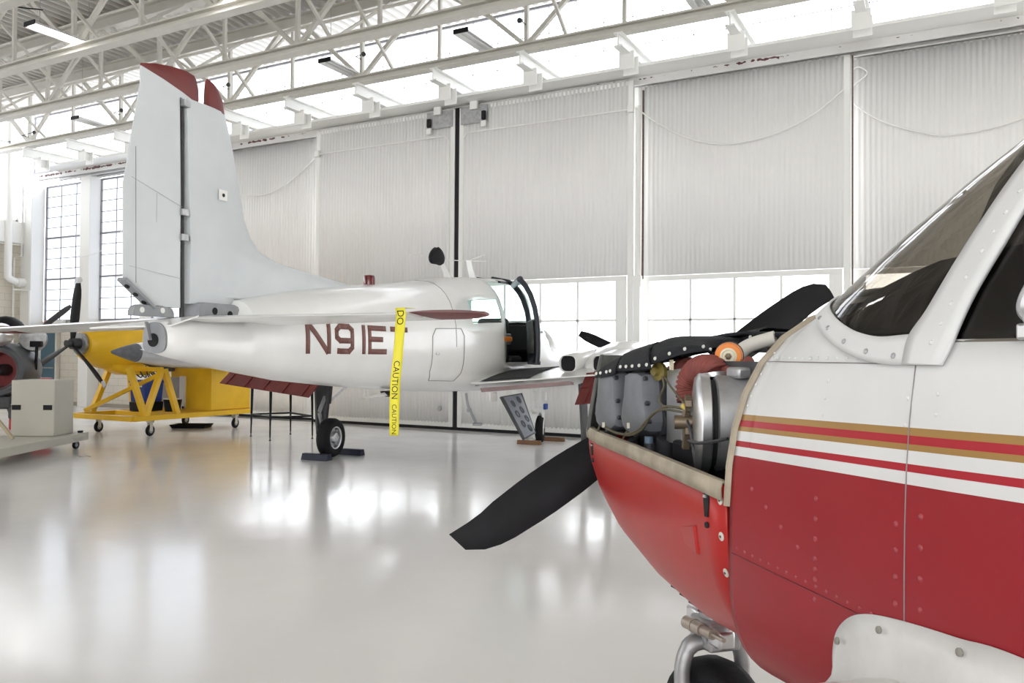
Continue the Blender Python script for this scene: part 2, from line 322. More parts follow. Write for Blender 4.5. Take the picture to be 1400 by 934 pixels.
cable([(-1.52, 14.33, 5.84), (-1.55, 14.33, 6.1), (-1.42, 14.33, 6.25), (-1.27, 14.33, 6.12), (-1.5, 14.33, 5.92), (-1.5, 14.33, 5.7), (-1.1, 14.33, 5.35), (-.5, 14.33, 5.07), (0, 14.33, 4.97), (.9, 14.33, 5.12), (1.6, 14.33, 5.6)], .013, 'looped cable hanging across the rearmost door leaf at the right')
cable([(-15.9, 14.1, 5.9), (-15.2, 14.1, 5.4), (-14.4, 14.1, 5.25), (-13.6, 14.1, 5.45), (-12.8, 14.1, 5.93)], .013, 'cable sagging across the door leaf beside the tail fin')
cable([(-22.3, 14.25, 4.35), (-21.2, 14.22, 4.17), (-20.3, 14.35, 4.45), (-19.2, 14.4, 5.4)], .008, 'thin cable slung across the far left windows')
# ---------------------------------------------------------------- roof trusses
TN = [-24.96+3.66*k+.01 for k in range(9)]
def truss(y, label, sway):
    t = thing('roof_truss', label, 'truss', (0, y, 0), group='white roof trusses')
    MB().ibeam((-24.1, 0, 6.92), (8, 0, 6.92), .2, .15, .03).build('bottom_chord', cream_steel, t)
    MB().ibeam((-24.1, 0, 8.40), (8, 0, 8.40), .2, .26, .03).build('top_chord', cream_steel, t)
    for x in TN:
        if x < -24: x0 = None
        for dx, w in ((0, .07), (-1.5, .075), (1.5, .075), (1.83, .06)):
            xa = x if abs(dx) < 1.6 else x+1.83
            xb = x+dx if abs(dx) < 1.6 else x+1.83
            if min(xa, xb) < -24.0 or max(xa, xb) > 8: continue
            MB().bar((xa+(.05 if dx > 0 else -.05 if dx < 0 else 0)*(abs(dx) < 1.6), 0, 7.0), (xb, 0, 8.28), w, w).build('web_strut', cream_steel, t)
        if x > -23 and x < 6:
            for sg in (-1, 1): MB().bar((x+sg*.78, .0, 7.62), (x+sg*1.8, 0, 8.27), .045, .045).build('sub_strut', cream_steel, t)
    return t
YT = [12.7, 10.9, 9.1, 7.3]
truss(12.7, 'white roof truss nearest the hangar doors, carrying the short bracket beams', 1)
truss(10.9, 'second white roof truss in from the hangar doors', 1)
truss(9.1, 'third white roof truss in from the hangar doors', 1)
truss(7.3, 'white roof truss farthest from the hangar doors, at the top left corner', 0)
k = 0
for j, (ya, yb) in enumerate(((10.9, 12.7), (9.1, 10.9), (7.3, 9.1))):
    for x in TN[1:7]:
        b = MB(); b.bar((x+.75, ya+.08, 7.0), (x+.75, yb-.08, 8.28), .05, .05); b.bar((x+.80, ya+.08, 8.28), (x+.80, yb-.08, 7.0), .05, .05)
        tag(b.build('sway_brace', cream_steel), 'white cross brace linking trusses %s, %s of six from left' % (['nearest the doors', 'in the second bay', 'farthest in'][j], ORD[k % 6]), 'brace', 'cross braces between the roof trusses'); k += 1
BX = [-21.36+1.83*i for i in range(15)]
for i, x in enumerate(BX):
    b = thing('bracket_beam', 'short white I-beam bracket over the doors, %s from the left' % (ORD[i] if i < 14 else 'fifteenth'), 'beam', (x, 0, 0), group='bracket beams between truss and door header')
    MB().ibeam((0, 12.58, 6.725), (0, 14.5, 6.725), .15, .24, .025).build('beam', white_metal, b)
    MB().box((0, 12.98, 6.5), (.27, .02, .3)).build('hanger_plate', white_metal, b); MB().box((0, 13.2, 6.47), (.27, .02, .3)).build('hanger_plate', white_metal, b)
    MB().box((0, 13.09, 6.52), (.03, .2, .2)).build('web_plate', white_metal, b)
def lamp(x, y, label, on):
    z = 7.12
    t = thing('fluorescent_light', label, 'light', (x, y, z), group='fluorescent strip lights')
    a = [(-.11, -.62, 0), (.11, -.62, 0), (.16, -.62, -.05), (.16, -.62, -.06), (.10, -.62, -.02), (-.10, -.62, -.02), (-.16, -.62, -.06), (-.16, -.62, -.05)]
    MB().prism([V(p) for p in a], [V(p)+V((0, 1.24, 0)) for p in a]).build('reflector', tube_off, t)
    for sy in (-.625, .625): MB().box((0, sy, -.025), (.30, .02, .08)).build('end_cap', black if sy < 0 else gunmetal, t)
    for sx in (-.06, .06): MB().cyl((sx, -.61, -.045), (sx, .61, -.045), .019, n=10).build('tube', tube_on if on else tube_off, t)
    for sy in (-.45, .45): MB().cyl((0, sy, 0), (0, sy, 8.55-z), .006, n=6).build('hanger_rod', dullalu, t)
lamp(-13.85, 8.85, 'lit twin-tube strip light at the top left of the picture', 1)
lamp(-9.95, 8.95, 'lit twin-tube strip light at the top edge above the tail fin', 1)
lamp(-22.35, 12.1, 'lit strip light at the far left above the corner windows', 1)
lamp(-18.45, 12.7, 'unlit strip light just left of the tail fin', 0)
lamp(-10.55, 12.5, 'unlit strip light above the centre pair of doors, left one', 0)
lamp(-7.5, 12.5, 'unlit strip light above the centre pair of doors, right one', 0)
lamp(-3.55, 12.5, 'unlit strip light above the door leaf right of the centre pair', 0)
tag(MB().tube([(-24, 11.75, 7.75), (8, 11.75, 7.75)], .03, 8).build('sprinkler_pipe', cream_steel), 'thin white sprinkler pipe running among the roof trusses', 'pipe')
tag(MB().tube([(-24, 9.9, 7.95), (8, 9.9, 7.95)], .022, 8).build('sprinkler_pipe', cream_steel), 'thin pipe running deeper in the roof, second from the doors', 'pipe')
tag(MB().tube(smooth_path([(-14.35, 7.2, 8.3), (-14.2, 7.35, 7.5), (-14.05, 7.4, 7.1), (-13.9, 7.4, 7.3), (-13.85, 7.5, 7.6), (-13.75, 7.8, 7.25), (-13.6, 8.3, 7.3)], 8), .012, 6).build('power_cord', black), 'black power cord looping from the truss to the lit strip light', 'cord')
for i, (px, py, yy) in enumerate(((46.6, 181, 12.4), (166, 151, 12.4), (312, 116, 12.4), (497, 74, 12.4), (710, 28, 12.4))):
    p = ROOM.at(px, py, y=yy); c = MB(); nx = min(TN, key=lambda q_: abs(q_-p.x)); c.tube([V((nx, 12.67, p.z+.03)), V((nx, 12.5, p.z+.03)), p], .01, 6); c.dome(p, (.6, -.4, -.3), .05, .08)
    tag(c.build('sensor_head', gunmetal), 'small dark sensor on a stub by the roof truss, %s from the left' % ORD[i], 'sensor', 'dark sensors on the first truss')
# ---------------------------------------------------------------- left wall fittings
p = MB(); p.tube(smooth_path([(-23.93, 13.72, 8.4), (-23.93, 13.72, 5), (-23.93, 13.72, 3.8), (-23.92, 13.76, 3.62), (-23.92, 14.0, 3.52)], 8), .1, 12); p.cyl((-23.92, 13.98, 3.52), (-23.92, 14.3, 3.52), .13, n=14)
tag(p.build('drain_pipe', white_metal, ang=50), 'fat white drain pipe with an elbow on the left wall', 'pipe')
p = MB(); p.tube([(-23.95, 14.12, 7.5), (-23.95, 14.12, 4.3), (-24.08, 13.98, 4.25), (-24.08, 13.98, .3)], .028, 8); p.tube([(-23.95, 13.9, 3.3), (-23.58, 14.15, 3.28), (-23.58, 14.15, .8)], .035, 8)
tag(p.build('conduit', white_metal, ang=50), 'thin white conduit beside the fat drain pipe', 'conduit')
dr = MB(); dr.box((-23.25, 14.55, 1.03), (.72, .06, 2.06)); o = struct(dr.build('door_7', teal), 'dark teal personnel door in the far left corner', 'door')
fr = MB()
for a in (-23.66, -22.84): fr.box((a, 14.54, 1.06), (.09, .1, 2.12))
fr.box((-23.25, 14.54, 2.14), (.91, .1, .08)); fr.build('door_frame', cream_steel, o); MB().box((-23.25, 14.5, 1.05), (.66, .03, .04)).build('push_bar', dullalu, o)
t = thing('sign_box', 'small white and red sign box above the teal door', 'sign', (-22.9, 14.48, 2.33)); MB().box((0, 0, 0), (.9, .1, .18)).build('box', white_metal, t, bevel=.01)
MB().box((-.22, -.056, .0), (.36, .012, .15)).build('red_face', mat('sign_red', (.5, .03, .03), .4), t)
for i in range(3): MB().box((-.34+.12*i, -.064, 0), (.04, .006, .09)).build('white_patch', white_metal, t)
struct(MB().box((-20.3, 14.56, .05), (7.9, .06, .1)).build('baseboard_back', mat('dusty_base', (.34, .30, .25), .8)), 'dusty dark base strip of the block wall', 'baseboard')
# unseen shell walls behind and beside the camera, added to cut fill light
struct(MB().box((-14.1, -11.9, 4.3), (20.2, .2, 8.6)).build('wall_front', brick_m), 'unseen block wall behind the camera, added to cut fill light', 'wall')
struct(MB().box((12.1, 1.4, 4.3), (.2, 26.6, 8.6)).build('wall_right', brick_m), 'unseen block wall to the right of the camera, added to cut side light', 'wall')
# ================================================================ THE WHITE TWIN-ENGINED AIRCRAFT
WA = Frame((-6.395, 12.738, 0), 6.5)
wp = thing('white_airplane', 'white twin-engined aircraft with red-tipped tall fin, open cabin door and brown registration letters', 'airplane', WA.o, WA.deg)
HULL = [(-8.55, .115, 1.74, 1.50), (-8.3, .17, 1.77, 1.45), (-7.78, .27, 1.80, 1.36), (-7.72, .28, 1.965, 1.35), (-7.0, .37, 2.10, 1.245), (-6.0, .46, 2.23, 1.155), (-5.0, .545, 2.345, 1.085), (-4.2, .60, 2.46, 1.04),
        (-3.35, .635, 2.57, 1.01), (-2.1, .64, 2.66, .985), (-1.9, .64, 2.66, .98), (-1.0, .60, 2.06, .96), (0, .50, 1.93, .99), (.8, .36, 1.76, 1.08), (1.3, .22, 1.6, 1.2), (1.5, .1, 1.5, 1.3)]
QL = [1, .985, .94, .87, .76, .6, .37, .18, 0]; QU = [.17, .33, .5, .67, .78, .87, .94, .98, 1]
def hq(y, q, upper, grow=0):
    hw, zt, zb = lerp(HULL, y); zm = zb+.40*(zt-zb); n = 2.5 if upper else 3.0
    x = hw*max(0, 1-q**n)**(1/n); z = zm+q*(zt-zm) if upper else zm-q*(zm-zb)
    return x, z
def hullx(y, z):
    hw, zt, zb = lerp(HULL, y); zm = zb+.40*(zt-zb)
    q = (z-zm)/(zt-zm) if z > zm else (zm-z)/(zm-zb); n = 2.5 if z > zm else 3.0
    return hw*max(0, 1-min(1, q)**n)**(1/n)
YS = [-8.55, -8.3, -8.05, -7.78, -7.72, -7.4, -7.0, -6.5, -6.0, -5.5, -5.0, -4.5, -4.0, -3.6, -3.1, -3.0, -2.75, -2.5, -2.1, -1.9, -1.6, -1.3, -1.0, -.5, 0, .4, .8, 1.05, 1.3, 1.5]
half = [(q, 0) for q in QL]+[(q, 1) for q in QU]
def glazed(ym, j, side):                       # strip j of the half section between stations round ym
    lo = 8+2; hi = 8+4
    if -1.95 < ym < -1.0: return j >= lo
    if -4.0 < ym < -3.1: return lo <= j < hi
    if side < 0 and -3.0 < ym < -2.1: return lo <= j < hi
    return False
def doorhole(ym, j, side): return side > 0 and -3.0 < ym < -2.1 and 6 <= j < 15
body, ws = MB(), MB()
for side in (1, -1):
    gl, gr_ = MB(), MB()
    rows = [[V((side*hq(y, q, u)[0], y, hq(y, q, u)[1])) for q, u in half] for y in YS]
    for k in range(len(YS)-1):
        ym = (YS[k]+YS[k+1])/2
        for j in range(len(half)-1):
            quad = [rows[k][j], rows[k][j+1], rows[k+1][j+1], rows[k+1][j]]
            if side > 0: quad.reverse()
            if doorhole(ym, j, side): continue
            if glazed(ym, j, side):
                n = (quad[1]-quad[0]).cross(quad[2]-quad[0])
                (ws if ym > -1.95 else gl if ym < -3.05 else gr_).add([p-n.normalized()*.006 for p in quad], [(0, 1, 2, 3)])
            else: body.add(quad, [(0, 1, 2, 3)])
    PANES = globals().setdefault('PANES', []); PANES.append(gl); PANES.append(gr_)
def weld(mb):                                  # merge coincident corners so shading runs smoothly
    idx = {}; nv = []; mp = []
    for p in mb.v:
        k = tuple(round(c, 5) for c in p)
        if k not in idx: idx[k] = len(nv); nv.append(p)
        mp.append(idx[k])
    fs, ms = [], []
    for f, m in zip(mb.f, mb.m):
        g = []
        for i in f:
            if mp[i] not in g: g.append(mp[i])
        if len(g) > 2: fs.append(tuple(g)); ms.append(m)
    mb.v, mb.f, mb.m = nv, fs, ms; return mb
fus = weld(body).build('fuselage', [white_paint, cab_black], wp, solid=.018, solid_mat=1, off=-1)

for g_ in PANES:
    if g_.f: weld(g_).build('cabin_window', bgl, wp)
weld(ws).build('windshield', bgl, wp)
# tail end: bulkhead with a round hole, exposed ribs where the fairings are off
t = MB(); r0 = [V((s*hq(-8.55, q, u)[0], -8.56, hq(-8.55, q, u)[1])) for s, L_ in ((1, half), (-1, half[::-1][1:-1])) for q, u in L_]
t.prism(r0, [p+V((0, -.012, 0)) for p in r0]); tb = t.build('tail_bulkhead', rib_grey, wp)
MB().cyl((-.005, -8.575, 1.60), (-.005, -8.58, 1.60), .052, n=20).build('hole', hole_black, tb)
MB().bar((-.05, -8.6, 1.74), (-.01, -8.6, 1.60), .03, .012).build('control_horn', rib_grey, wp)
def plate(y0, y1, z0, z1, x, th, m, name, holes, hm, r=.03):
    b = MB(); out = [(y0, z0), (y1, z0), (y1, z1-.05), (y1-.02, z1-.015), (y1-.06, z1), (y0+.06, z1), (y0+.02, z1-.015), (y0, z1-.05)]
    b.prism([V((x, y, z)) for y, z in out], [V((x-th, y, z)) for y, z in out]); o = b.build(name, m, wp, bevel=.004)
    for hy, hz in holes: MB().cyl((x+.003, hy, hz), (x-.001, hy, hz), r, n=14).build('lightening_hole', hm, o)
plate(-8.22, -7.74, 1.76, 1.915, .11, .2, rib_grey, 'fin_root_rib', [(-7.86, 1.83), (-8.04, 1.85)], hole_black)
plate(-8.80, -8.40, 1.78, 1.865, .03, .06, rib_grey, 'rudder_root_rib', [(-8.72, 1.825), (-8.52, 1.83)], white_metal, .022)
MB().cyl((0, -8.29, 1.76), (0, -8.33, 3.53), .02, n=10).build('rudder_post', gunmetal, wp)
for z in (2.62, 2.42, 3.49): MB().box((.05, -8.34, z), (.05, .07, .05)).build('hinge_bracket', dullalu, wp)
# fin (leading edge forward) and rudder
def finring(z, le, te, T):
    cs = [0, .01, .03, .08, .18, .35, .6, 1]; f = [.0, .17, .3, .5, .74, .94, 1, .8]; ch = te-le
    a = [V((T*h, le+ch*c, z)) for c, h in zip(cs, f)]; b = [V((-T*h, le+ch*c, z)) for c, h in zip(cs, f)][1:]
    return a+b[::-1]
FL = [(1.88, -7.2, -8.25, .06), (1.97, -7.70, -8.255, .05), (2.0, -6.6, -8.255, .05), (2.1, -5.5, -8.26, .06), (2.25, -5.95, -8.265, .075), (2.335, -7.02, -8.27, .08), (2.375, -7.22, -8.27, .08), (2.43, -7.38, -8.275, .08), (2.53, -7.49, -8.28, .078), (2.68, -7.575, -8.285, .075), (3.0, -7.665, -8.295, .068), (3.24, -7.727, -8.30, .062), (3.45, -7.80, -8.31, .058), (3.545, -7.842, -8.315, .055)]
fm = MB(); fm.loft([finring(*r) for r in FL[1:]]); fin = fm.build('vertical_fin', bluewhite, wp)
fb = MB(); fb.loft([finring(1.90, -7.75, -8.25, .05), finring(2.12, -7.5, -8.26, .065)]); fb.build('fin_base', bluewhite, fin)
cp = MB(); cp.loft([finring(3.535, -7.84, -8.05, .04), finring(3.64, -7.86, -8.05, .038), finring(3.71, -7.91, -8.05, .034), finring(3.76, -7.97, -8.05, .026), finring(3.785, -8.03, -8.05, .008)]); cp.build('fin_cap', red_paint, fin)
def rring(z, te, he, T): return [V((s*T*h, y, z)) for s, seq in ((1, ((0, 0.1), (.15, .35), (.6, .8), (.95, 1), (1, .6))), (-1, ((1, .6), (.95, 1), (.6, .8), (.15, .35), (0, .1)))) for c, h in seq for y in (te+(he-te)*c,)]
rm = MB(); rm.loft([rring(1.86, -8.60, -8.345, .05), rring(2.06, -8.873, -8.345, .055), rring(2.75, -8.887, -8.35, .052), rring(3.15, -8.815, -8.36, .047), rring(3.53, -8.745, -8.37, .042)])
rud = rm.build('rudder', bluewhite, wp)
def horn(sts, name, m):                      # (y, z low, z high, half thickness)
    b = MB(); b.loft([[V((s_*T*k, y, zl+(zh-zl)*v)) for s_, k, v in ((1, .9, 0), (1, 1, .3), (1, .9, .7), (1, .45, .95), (-1, .45, .95), (-1, .9, .7), (-1, 1, .3), (-1, .9, 0))] if rounded else [V((s_*T, y, z)) for s_, z in ((1, zl), (1, zh), (-1, zh), (-1, zl))] for y, zl, zh, T in sts]); return b.build(name, m, rud)
rounded = False
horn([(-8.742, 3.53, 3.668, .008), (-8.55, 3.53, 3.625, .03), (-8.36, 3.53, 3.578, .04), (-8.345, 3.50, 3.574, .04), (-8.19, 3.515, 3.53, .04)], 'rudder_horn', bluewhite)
rounded = True
horn([(-8.738, 3.668, 3.69, .008), (-8.6, 3.637, 3.735, .024), (-8.45, 3.60, 3.765, .034), (-8.3, 3.56, 3.782, .038), (-8.21, 3.535, 3.77, .038), (-8.18, 3.53, 3.73, .036), (-8.172, 3.53, 3.68, .034)], 'rudder_cap', red_paint)
ch = MB(); ch.bar((0, -8.885, 2.045), (0, -8.60, 1.85), .022, .085, up=(1, 0, 0)); cho = ch.build('rudder_channel', rib_grey, rud)
for k in range(3):
    p = V((.0, -8.83+.08*k, 2.0-.054*k)); nq = V((0, -.195, -.285)).normalized(); MB().cyl(p+nq*.004, p+nq*.015, .02, n=10).build('lightening_hole', hole_black, cho)
MB().bar((.028, -8.80, 3.04), (.05, -8.80, 2.02), .002, .003).build('tab_seam', gunmetal, rud)
for a, b in (((.054, -8.86, 2.80), (.054, -8.36, 2.66)), ((.056, -8.87, 2.14), (.056, -8.36, 2.09)), ((.057, -8.62, 2.72), (.057, -8.62, 2.5))): MB().bar(a, b, .0015, .0025).build('panel_seam', rib_grey, rud)
sc = MB(); sc.box((.083, -7.93, 2.83), (.006, .1, .09)); s_ = sc.build('inspection_plate', white_paint, fin, bevel=.003); MB().cyl((.087, -7.93, 2.83), (.089, -7.93, 2.83), .016, n=12).build('hole', hole_black, s_)
# tailplane
def foil(x, le, ch, z, T, n=9):
    cs = [0, .015, .06, .15, .3, .5, .72, .9, 1]; f = [0, .3, .56, .82, 1, .9, .6, .26, .05]
    up = [V((x, le-ch*c, z+T*h)) for c, h in zip(cs, f)]; dn = [V((x, le-ch*c, z-T*.72*h)) for c, h in zip(cs, f)][1:]
    return up+dn[::-1]
def zst(x): return 1.785+(.012*x if x > 0 else .026*x)
for s, nm, mt in ((1, 'tailplane', white_paint), (-1.28, 'tailplane', silver)):
    m = MB(); m.loft([foil(s*x, le, c, zst(s*x), T) for x, le, c, T in ((.0, -7.25, .72, .055), (1.0, -7.32, .62, .048), (2.0, -7.42, .5, .04))]); tp = m.build(nm, mt, wp)
    e = MB(); e.loft([foil(s*x, le, c, zst(s*x)-.012, T) for x, le, c, T in ((.12, -7.97, .42, .034), (1.0, -7.945, .36, .03), (2.0, -7.925, .24, .024))]); e.build('elevator', mt, wp)
    c = MB(); c.loft([foil(s*x, le, cc, zst(s*x)+dz, T) for x, le, cc, T, dz in ((2.0, -7.42, .745, .042, 0), (2.15, -7.43, .66, .042, 0), (2.27, -7.47, .50, .036, .0), (2.36, -7.54, .30, .024, .004), (2.39, -7.6, .14, .01, .006))]); c.build('tip_cap', red_paint, tp)
et = MB(); et.add([V(p) for p in ((-.62, -8.62, 1.70), (-.2, -8.34, 1.765), (.22, -8.34, 1.80), (.12, -8.52, 1.72))]+[V(p)+V((0, 0, -.012)) for p in ((-.62, -8.62, 1.70), (-.2, -8.34, 1.765), (.22, -8.34, 1.80), (.12, -8.52, 1.72))], [(0, 1, 2, 3), (7, 6, 5, 4), (0, 4, 5, 1), (1, 5, 6, 2), (2, 6, 7, 3), (3, 7, 4, 0)])
et.build('elevator_tab', white_paint, wp)
# wings, nacelles, tip tanks (s = +1 right, -1 left)
def zw(x): return 1.115+.082*max(0, abs(x)-.6)
def wingm(s):
    m = MB(); m.loft([foil(s*x, le, c, zw(x)+.03, T) for x, le, c, T in ((.35, -1.75, 2.05, .16), (.62, -1.75, 2.08, .16), (1.8, -1.78, 1.96, .15), (3.0, -1.85, 1.80, .13), (5.6, -2.02, 1.35, .085))]); return m
def rrect(cx, y, cz, w, h, r, n=4):
    o = []
    for qx, qz, a0 in ((1, 1, 0), (-1, 1, 90), (-1, -1, 180), (1, -1, 270)):
        for k in range(n+1):
            a = radians(a0+90*k/n); o.append(V((cx+qx*(w/2-r)+r*cos(a), y, cz+qz*(h/2-r)+r*sin(a))))
    return o
def blade(mb, hub, R_, ang, axis_y=1, w=.15, root=.12, tw=28, tipcut=.5, m=0, mt=None, th=.018, n=9, pitch_tip=14):
    hub = V(hub); d = V((sin(ang), 0, cos(ang))); c = V((cos(ang), 0, -sin(ang))); rings = []
    for i in range(n):
        t = i/(n-1); r = root+(R_-root)*t
        wd = w*min(1, .45+1.6*t)*(1 if t < .75 else 1-.45*((t-.75)/.25)**2)
        a = radians(pitch_tip+(tw)*(1-t)); cd_ = c*cos(a)+V((0, 1, 0))*sin(a); nd = cd_.cross(d); tt = th*(1.6-t)
        rings.append([hub+d*r+cd_*(wd*u)+nd*(tt*v) for u, v in ((-.5, 0), (-.3, .5), (0, .75), (.3, .5), (.5, 0), (.3, -.3), (0, -.4), (-.3, -.3))])
    mb.loft(rings, m); return mb
for s in (1, -1):
    wg = wingm(s).build('wing', silver if s < 0 else white_paint, wp)
    fl = MB(); hx0, hx1 = (1.80 if s < 0 else 1.97), 3.4; rows = []
    def fz(x): return zw(x)+.055
    P0 = [V((s*hx0, -3.62, fz(hx0))), V((s*hx1, -3.56, fz(hx1)))]; P1 = [V((s*hx0, -4.10, fz(hx0)-.36)), V((s*hx1, -4.02, fz(hx1)-.33))]
    up = [P0[0], P0[1], P1[1], P1[0]]; nn = (P0[1]-P0[0]).cross(P1[0]-P0[0]).normalized(); nn = nn if nn.y < 0 else -nn
    fl.hexa([P0[0]-nn*.03, P0[1]-nn*.03, P1[1], P1[0], P0[0]+nn*.02, P0[1]+nn*.02, P1[1]+nn*.012, P1[0]+nn*.012]); fo = fl.build('flap', darkred, wp, bevel=.004)
    for k in range(5):
        t_ = .08+.84*k/4; a, b = P0[0].lerp(P0[1], t_)+nn*.024, P1[0].lerp(P1[1], t_)+nn*.02; MB().bar(a, b, .025, .014, up=nn).build('flap_rib', darkred, fo)
    a, b = P0[0].lerp(P1[0], .5)+nn*.02, P0[1].lerp(P1[1], .5)+nn*.02; MB().bar(a, b, .012, .012, up=nn).build('flap_stringer', darkred, fo)
    te = MB(); te.add([V((s*.62, -3.835, 1.085)), V((s*1.78, -3.745, 1.195)), V((s*1.78, -3.70, 1.15)), V((s*.62, -3.79, 1.03)), V((s*.62, -3.60, 1.06)), V((s*1.78, -3.55, 1.17)), V((s*1.78, -3.55, 1.14)), V((s*.62, -3.60, 1.03))], [(0, 1, 2, 3), (0, 4, 5, 1), (3, 2, 6, 7), (1, 5, 6, 2), (0, 3, 7, 4)])
    te.build('trailing_edge', mat('pink_grey_primer', (.38, .27, .27), .5, var=.2), wg)
    ncx = s*1.93
    nc = MB(); nc.loft([[V((ncx+w*cos(a), y, z+h*sin(a))) for a in [2*pi*i/22 for i in range(22)]] for y, w, z, h in ((-3.1, .12, 1.36, .06), (-2.8, .30, 1.38, .14), (-2.3, .40, 1.40, .24), (-1.7, .43, 1.42, .30), (-1.1, .43, 1.42, .32), (-.75, .38, 1.42, .28), (-.62, .24, 1.42, .2))])
    no = nc.build('nacelle', white_paint, wp)
    for dx in (-.29, .145):
        q = MB(); cx = ncx+dx; q.loft([rrect(cx+(.0), y, z, w, h, r) for y, z, w, h, r in ((-1.9, 1.52, .30, .22, .08), (-2.5, 1.475, .27, .24, .09), (-3.0, 1.43, .24, .24, .09), (-3.38, 1.405, .225, .215, .075))], cap1=False)
        q.build('exhaust_fairing', white_paint, no, solid=.008, off=-1)
        MB().prism(rrect(cx, -3.32, 1.405, .21, .2, .07), rrect(cx, -3.30, 1.407, .21, .2, .07)).build('exhaust_opening', hole_black, no)
    hub = V((ncx, -.5, 1.42)); pr = MB(); pr.lathe([(.16, -.12), (.16, 0), (.12, .14), (.05, .25), (0, .28)], hub, (0, 1, 0), 20); po = pr.build('propeller_hub', silver, wp)
    for k in range(2):
        an = radians(-66 if s > 0 else 91)+k*pi; blade(MB(), hub, 1.12, an, w=.17, tw=20).build('propeller_blade', black, po)
    tk = MB(); tc = V((s*5.88, -3.70, 1.515)); prof = [(.0, .0), (.025, .03), (.07, .17), (.115, .33), (.155, .5)]
    MB().lathe(prof, tc, (0, 1, -.02), 24).build('tip_tank_tail_cone', cast_grey, wp)
    MB().lathe([(.156, .5), (.2, .85), (.235, 1.3), (.25, 1.8), (.25, 2.6), (.22, 3.3), (.17, 3.9), (.09, 4.3), (0, 4.45)], tc, (0, 1, -.02), 24).build('tip_tank', silver, wp)
# right wing walkway
ww = MB(); cs = [.22, .3, .4, .5, .6, .7, .8, .9, .975]
def wtop(x, c):
    le, ch, T = (-1.75-.03*(x-.62)/1.18), 2.08-.12*(x-.62)/1.18, .16-.01*(x-.62)/1.18
    tab = [(0, 0), (.015, .3), (.06, .56), (.15, .82), (.3, 1), (.5, .9), (.72, .6), (.9, .26), (1, .05)]
    return V((x, le-ch*c, zw(x)+.03+T*lerp(tab, c)[0]+.006))
ww.grid([[wtop(.60, c) for c in cs], [wtop(.85, c) for c in cs], [wtop(1.05, c) for c in cs], [wtop(1.25-.0*c, c) for c in cs]])
ww.build('wing_walkway', mat('walkway_grit', (.035, .036, .042), .85, var=.5, vscale=60, bump=.3), wp, solid=.004, off=1)
# root fillet of the right wing
# cabin door: hinged on the front post, swung partly open
sec = [hq(-2.1, q, u) for q, u in half[6:16]]
post = MB(); post.tube([V((x+.004, -2.1, z)) for x, z in sec]+[V((.02, -2.1, 2.655))], .035, 8); post.build('front_door_post', navy, wp)
hd = MB(); hd.add([V(p) for p in ((.30, -2.12, 2.60), (-.05, -2.12, 2.655), (-.05, -2.5, 2.648), (.33, -2.5, 2.575))]+[V(p)+V((0, 0, -.03)) for p in ((.30, -2.12, 2.60), (-.05, -2.12, 2.655), (-.05, -2.5, 2.648), (.33, -2.5, 2.575))], [(0, 1, 2, 3), (7, 6, 5, 4), (0, 4, 5, 1), (1, 5, 6, 2), (2, 6, 7, 3), (3, 7, 4, 0)])
hd.build('headliner_edge', navy, wp)
dr = bpy.data.objects.new('cabin_door', None); COL.objects.link(dr); dr.parent = wp; dr.location = (.655, -2.1, 0); dr.rotation_euler = (0, 0, radians(27)); dr['label'] = 'black trimmed cabin door swung open above the wing'
DS = [(x-.64, z) for x, z in sec[:9]]
lo = [p for p in DS if p[1] < 2.0]; hi_ = [p for p in DS if p[1] >= 1.98]
L0 = -1.04
pn = MB(); pn.grid([[V((x, yy, z)) for x, z in lo] for yy in (-.02, -.35, -.7, L0)]); pn.build('door_skin', [white_paint, navy], dr, solid=.05, solid_mat=1, off=-1)
ip = MB(); ip.grid([[V((x-.06, yy, z)) for x, z in lo[1:]] for yy in (-.12, -.5, L0+.12)]); ip.build('inner_panel', mat('worn_door_card', (.10, .10, .095), .8, var=.5, vscale=25), dr, solid=.012)
for yy, nm in ((-.03, 'front_frame'), (L0, 'rear_frame')):
    q = MB(); q.tube([V((x-.02, yy, z)) for x, z in DS], .036, 8); q.build(nm, navy, dr)
q = MB(); q.tube([V((DS[-1][0]-.02, yy, DS[-1][1])) for yy in (-.03, L0)], .045, 8); q.build('top_frame', navy, dr); q = MB(); q.tube([V((lo[-1][0]-.02, yy, lo[-1][1])) for yy in (-.03, L0)], .03, 8); q.build('sill_frame', navy, dr)
q = MB(); q.grid([[V((x-.015, yy, z)) for x, z in DS if z > 1.7] for yy in (-.05, L0+.03)]); q.build('door_glass', bgl, dr)
bp_ = MB(); bp_.bar((-.02, -.05, 1.405), (-.02, L0, 1.405), .07, .05); bp_.build('bottom_frame', navy, dr)
# cabin interior
for sx in (.3, -.3):
    st = MB(); st.box((sx, -2.35, 1.42), (.46, .5, .16)); st.box((sx, -2.68, 1.72), (.46, .14, .62)); st.build('seat', seat_dark, wp, bevel=.05)
MB().box((0, -1.35, 1.78), (1.05, .2, .42)).build('instrument_panel', seat_dark, wp, bevel=.03)
MB().box((0, -2.4, 1.2), (.9, 2.4, .2)).build('cabin_floor', cab_black, wp)
MB().box((.60, -2.93, 1.73), (.03, .34, .15)).build('door_pull', dullalu, wp, bevel=.02); MB().box((.625, -2.93, 1.73), (.03, .30, .07)).build('armrest', orange, wp, bevel=.015)
